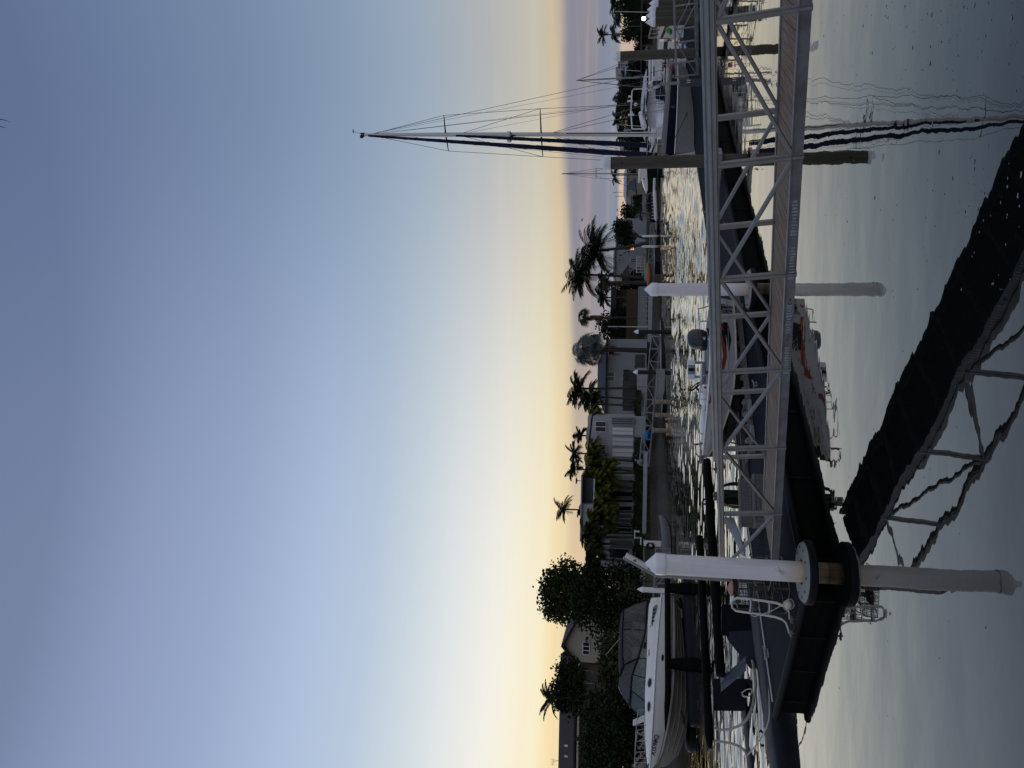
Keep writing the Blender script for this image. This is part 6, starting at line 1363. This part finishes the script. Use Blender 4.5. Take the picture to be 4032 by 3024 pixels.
# motor boats on the right, behind the yacht and second gangway
def motor_boat(label, y0, y1, xw, xd, xt, Y, hullm, band, cover, top=True, group='motor boats moored at the right', aerial=True):
    a, c = P(xw, y0, Y), P(xw, y1, Y); L_ = (c-a).length; t = thing('motor_boat', label, 'boat', (a.x, Y, 0), 0, group); k = Y/3065; zd = P(xd, (y0+y1)/2, Y).z; zt = P(xt, (y0+y1)/2, Y).z; hb = min(1.7, L_*.17)
    Hm = Hull([(0, .05, zd+.35, .03, zd*.7, zd*.3), (L_*.14, hb*.55, zd+.2, hb*.3, zd*.45, -.2), (L_*.35, hb*.95, zd+.05, hb*.75, .2, -.4), (L_*.7, hb, zd, hb*.85, .1, -.4), (L_, hb*.95, zd-.1, hb*.85, .1, -.3)])
    b = B()
    for sg in (1, -1):
        rows = [[Hm.side(x[0], f/4, 0, sg) for f in range(5)] for x in Hm.st]; b.loft(rows if sg < 0 else [list(reversed(r)) for r in rows], 0, False)
    Hm.bottom(b); x, h1_, z1, h2_, z2, zk = Hm.st[-1]; b.add([(x, h1_, z1), (x, h2_, z2), (x, -h2_, z2), (x, -h1_, z1)], [(0, 1, 2, 3)]); part('hull', b, hullm, t, world=False)
    b = B(); b.loft([[Hm.side(x[0], f, .012, -1) for f in (.62, .8)] for x in Hm.st], 0, False); part('stripe', b, band, t, world=False)
    b = B(); Hm.deck(b); part('deck', b, vinylw, t, world=False)
    zc = zd+(zt-zd)*.5
    b = B(); b.loft([[(x, -hb*.8, zd), (x, -hb*.7, z), (x, hb*.7, z), (x, hb*.8, zd)] for x, z in ((L_*.2, zd+.1), (L_*.34, zc), (L_*.75, zc+.05), (L_*.76, zd))], 0, True); part('cabin', b, gel, t, world=False)
    b = B(); b.loft([[(x, -hb*.79, zd+.25), (x, -hb*.735, zc-.12)] for x in (L_*.36, L_*.54, L_*.72)], 0, False); b.loft([[(L_*.225, -hb*.7, zd+.28), (L_*.225, hb*.7, zd+.28)], [(L_*.325, -hb*.66, zc-.1), (L_*.325, hb*.66, zc-.1)]], 0, False); b.v = [(p[0]-.02, p[1]-.015, p[2]) for p in b.v]; part('cabin_window', b, glassd, t, world=False)
    if top:
        b = B()
        for x in (L_*.42, L_*.8):
            for sg in (1, -1): part('canopy_post', B().tube([(x, sg*hb*.7, zc), (x+.1, sg*hb*.65, zt)], .03, 6), steel, t, world=False)
        b = B(); b.loft([[(x, -hb*.8, zt-.1+dz_), (x, -hb*.6, zt+dz_), (x, hb*.6, zt+dz_), (x, hb*.8, zt-.1+dz_)] for x, dz_ in ((L_*.3, -.12), (L_*.36, 0), (L_*.75, .03), (L_*.9, -.08))], 0, False); part('canopy', b, cover, t, world=False)
    b = B()
    for sg in (1, -1):
        pts = [(L_*.03, sg*.08, zd+.95), (L_*.16, sg*hb*.6, zd+.85), (L_*.34, sg*hb*.92, zd+.7)]; b.tube(pts, .02, 6)
        for p in pts: b.tube([p, (p[0], p[1], zd+.1)], .016, 6)
    part('bow_rail', b, steel, t, world=False)
    if aerial: part('aerial', B().tube([(L_*.6, .3, zt), (L_*.66, .3, zt+2.6)], .02, 5), whitep, t, world=False)
    b = B()
    for x in (L_*.45, L_*.65): b.tube([(x, -hb-.12, zd*.9), (x, -hb-.12, zd*.3)], [.10, .11], 8)
    part('fender', b, whitep, t, world=False); return t
motor_boat('large white motor boat with arched black canopy behind the yacht stern and lamp post', 405, 180, 2620, 2588, 2522, 66, gel, navy, blackcloth)
motor_boat('white motor boat with pale canopy moored behind the yacht cabin and mast', 600, 420, 2600, 2572, 2535, 78, gel, black, vinylw)
motor_boat('grey topped motor boat partly hidden behind the second gangway at the photo top edge', 150, -40, 2650, 2610, 2568, 55, gel, red, navycloth)
motor_boat('small white motor boat with blue band close behind the second gangway', 310, 180, 2690, 2664, 2630, 52, whitep, mat('mid_blue_band', (.04, .12, .32), .4), greycloth, aerial=False)
motor_boat('white cabin boat far back beneath the dark palms', 470, 330, 2568, 2555, 2528, 110, gel, black, greycloth, aerial=False)
b = B(); secs = []
for i in range(9):
    u = i/8; y = 318-90*u; secs.append([P(x, y, 60)+V((0, d_, 0)) for x, d_ in ((2592, 0), (2570, 0), (2566, .3), (2568, 1.0), (2592, 1.0))])
b.loft(secs, 0, True); o = single('rolled_awning', b, whitep, 'rolled white awning cover with blue lettering stripe over the large motor boat', 'awning')
b = B(); a, c = P(2574, 300, 59.98), P(2574, 262, 59.98); b.bar(a, c, .02, .10, (0, 0, 1)); bl = part('lettering_stripe', b, MATS['mid_blue_band'], o)
b = B().ball(P(2644, 266, 44), (.14, .13, .17), 14, 8); b.tube([P(2644, 266, 44)+V((0, 0, .2)), P(2600, 266, 44)], .012, 5); single('fender_buoy', b, pink, 'coral pink round fender hanging behind the second gangway', 'fender')
b = B(); a, c = P(2628, 108, 43), P(2640, 134, 43); secs = []
for i in range(7):
    u = i/6; p = a.lerp(c, u); r_ = .02+.16*math.sin(math.pi*min(.95, .08+u*.8)); secs.append([p+V((0, r_*math.cos(q), r_*math.sin(q))) for q in [2*math.pi*j/10 for j in range(10)]])
b.loft(secs, 0, True, True); single('kayak_tip', b, greenp, 'lime green kayak nose propped behind the slim gangway', 'kayak')
for i, (y, xt, Y) in enumerate(((14, 2556, 52), (38, 2548, 54))): q = P(xt, y, Y); pile(['squat white capped pile at the photo top edge behind the grey pair', 'pointed white capped pile beside the glowing lamp'][i], q.x, q.y, q.z, .22, brownpile, pvcplain, cone=.3, collar=.3)
# far masts
for i, (y, x0, Y) in enumerate(((102, 2432, 150), (756, 2412, 190), (772, 2422, 195), (158, 2384, 140))):
    a, c = P(2545, y, Y), P(x0, y+(2 if i < 3 else -30), Y); t = thing('far_mast', ['thin distant mast beyond the palms by the glowing lamp', 'thin distant mast above the low roofs, left of a second', 'shorter distant mast above the low roofs', 'whisker aerial'][i], 'mast', tuple(a)) if i < 3 else None
    if t: part('spar', B().tube([a, c], .05, 6), galv, t); part('stay', B().tube([c, a+V((1.6, 0, 1))], .015, 4), galv, t)
A_ = P(2535, 296, 75); C_ = P(2270, 317, 75); t = thing('raked_mast', 'pale raked mast with twin stays rising behind the large motor boat', 'mast', tuple(P(2600, 295, 75))); part('spar', B().tube([P(2600, 300, 75), C_], [.11, .06], 8), alu, t); b = B()
for y, x in ((205, 2560), (222, 2560), (345, 2560), (352, 2590)): b.tube([C_, P(x, y, 75)], .02, 5)
part('stay', b, galv, t)
# bird over the cloud bank
b = B(); c = P(2293, 865, 150); b.ball(c, (.28, .12, .09), 8, 5)
for sg in (1, -1): b.add([c+V((-.1, 0, .02)), c+V((.12, 0, .02)), c+V((.25*sg+.1, sg*.35, .22)), c+V((sg*.48-.1, sg*.7, .10))], [(0, 1, 2, 3)])
single('gull', b, vinylg, 'small gull gliding across the mauve cloud bank', 'bird')
# palm frond tips hanging into the very top of the view from a palm overhead
t = thing('overhead_palm_frond', 'dark drooping palm leaflets hanging into the top edge of the sky', 'palm frond', tuple(P(-60, 470, 6))); b = B()
for pts in (((-420, 420), (-200, 430), (-60, 455), (-10, 468), (15, 472), (39, 481)), ((-420, 420), (-200, 450), (-60, 480), (-10, 492), (8, 500), (24, 504))):
    pp = [P(x, y, 6) for x, y in pts]; b.tube(pp, [.006, .005, .005, .004, .003, .001], 6)
part('leaflet', b, lf_dark, t)
# foam flecks drifting on the near water
R.seed(33); b = B(); ys = []
for k in range(330):
    x = R.uniform(3230, 4030); y = (R.random()**1.5)*1150+10 if R.random() < .8 else R.uniform(10, 3000); q = onz(x, y, ZW+.002); s = R.uniform(.002, .011)*(1 if R.random() < .88 else 2.2); a = R.uniform(0, 6.3); n = 7
    ring = [q+V((s*1.5*math.cos(i*2*math.pi/n+a)*R.uniform(.5, 1.3), s*math.sin(i*2*math.pi/n+a)*R.uniform(.5, 1.3), R.uniform(0, .002))) for i in range(n)]; b.add([q+V((0, 0, s*.25))]+ring, [(0, 1+i, 1+(i+1) % n) for i in range(n)])
o = single('foam_flecks', b, mat('greyish_foam', (.24, .25, .26), .6, var=.3), 'pale foam flecks drifting on the dark near water', 'foam', loc=(0, 6, 0)); o['kind'] = 'stuff'
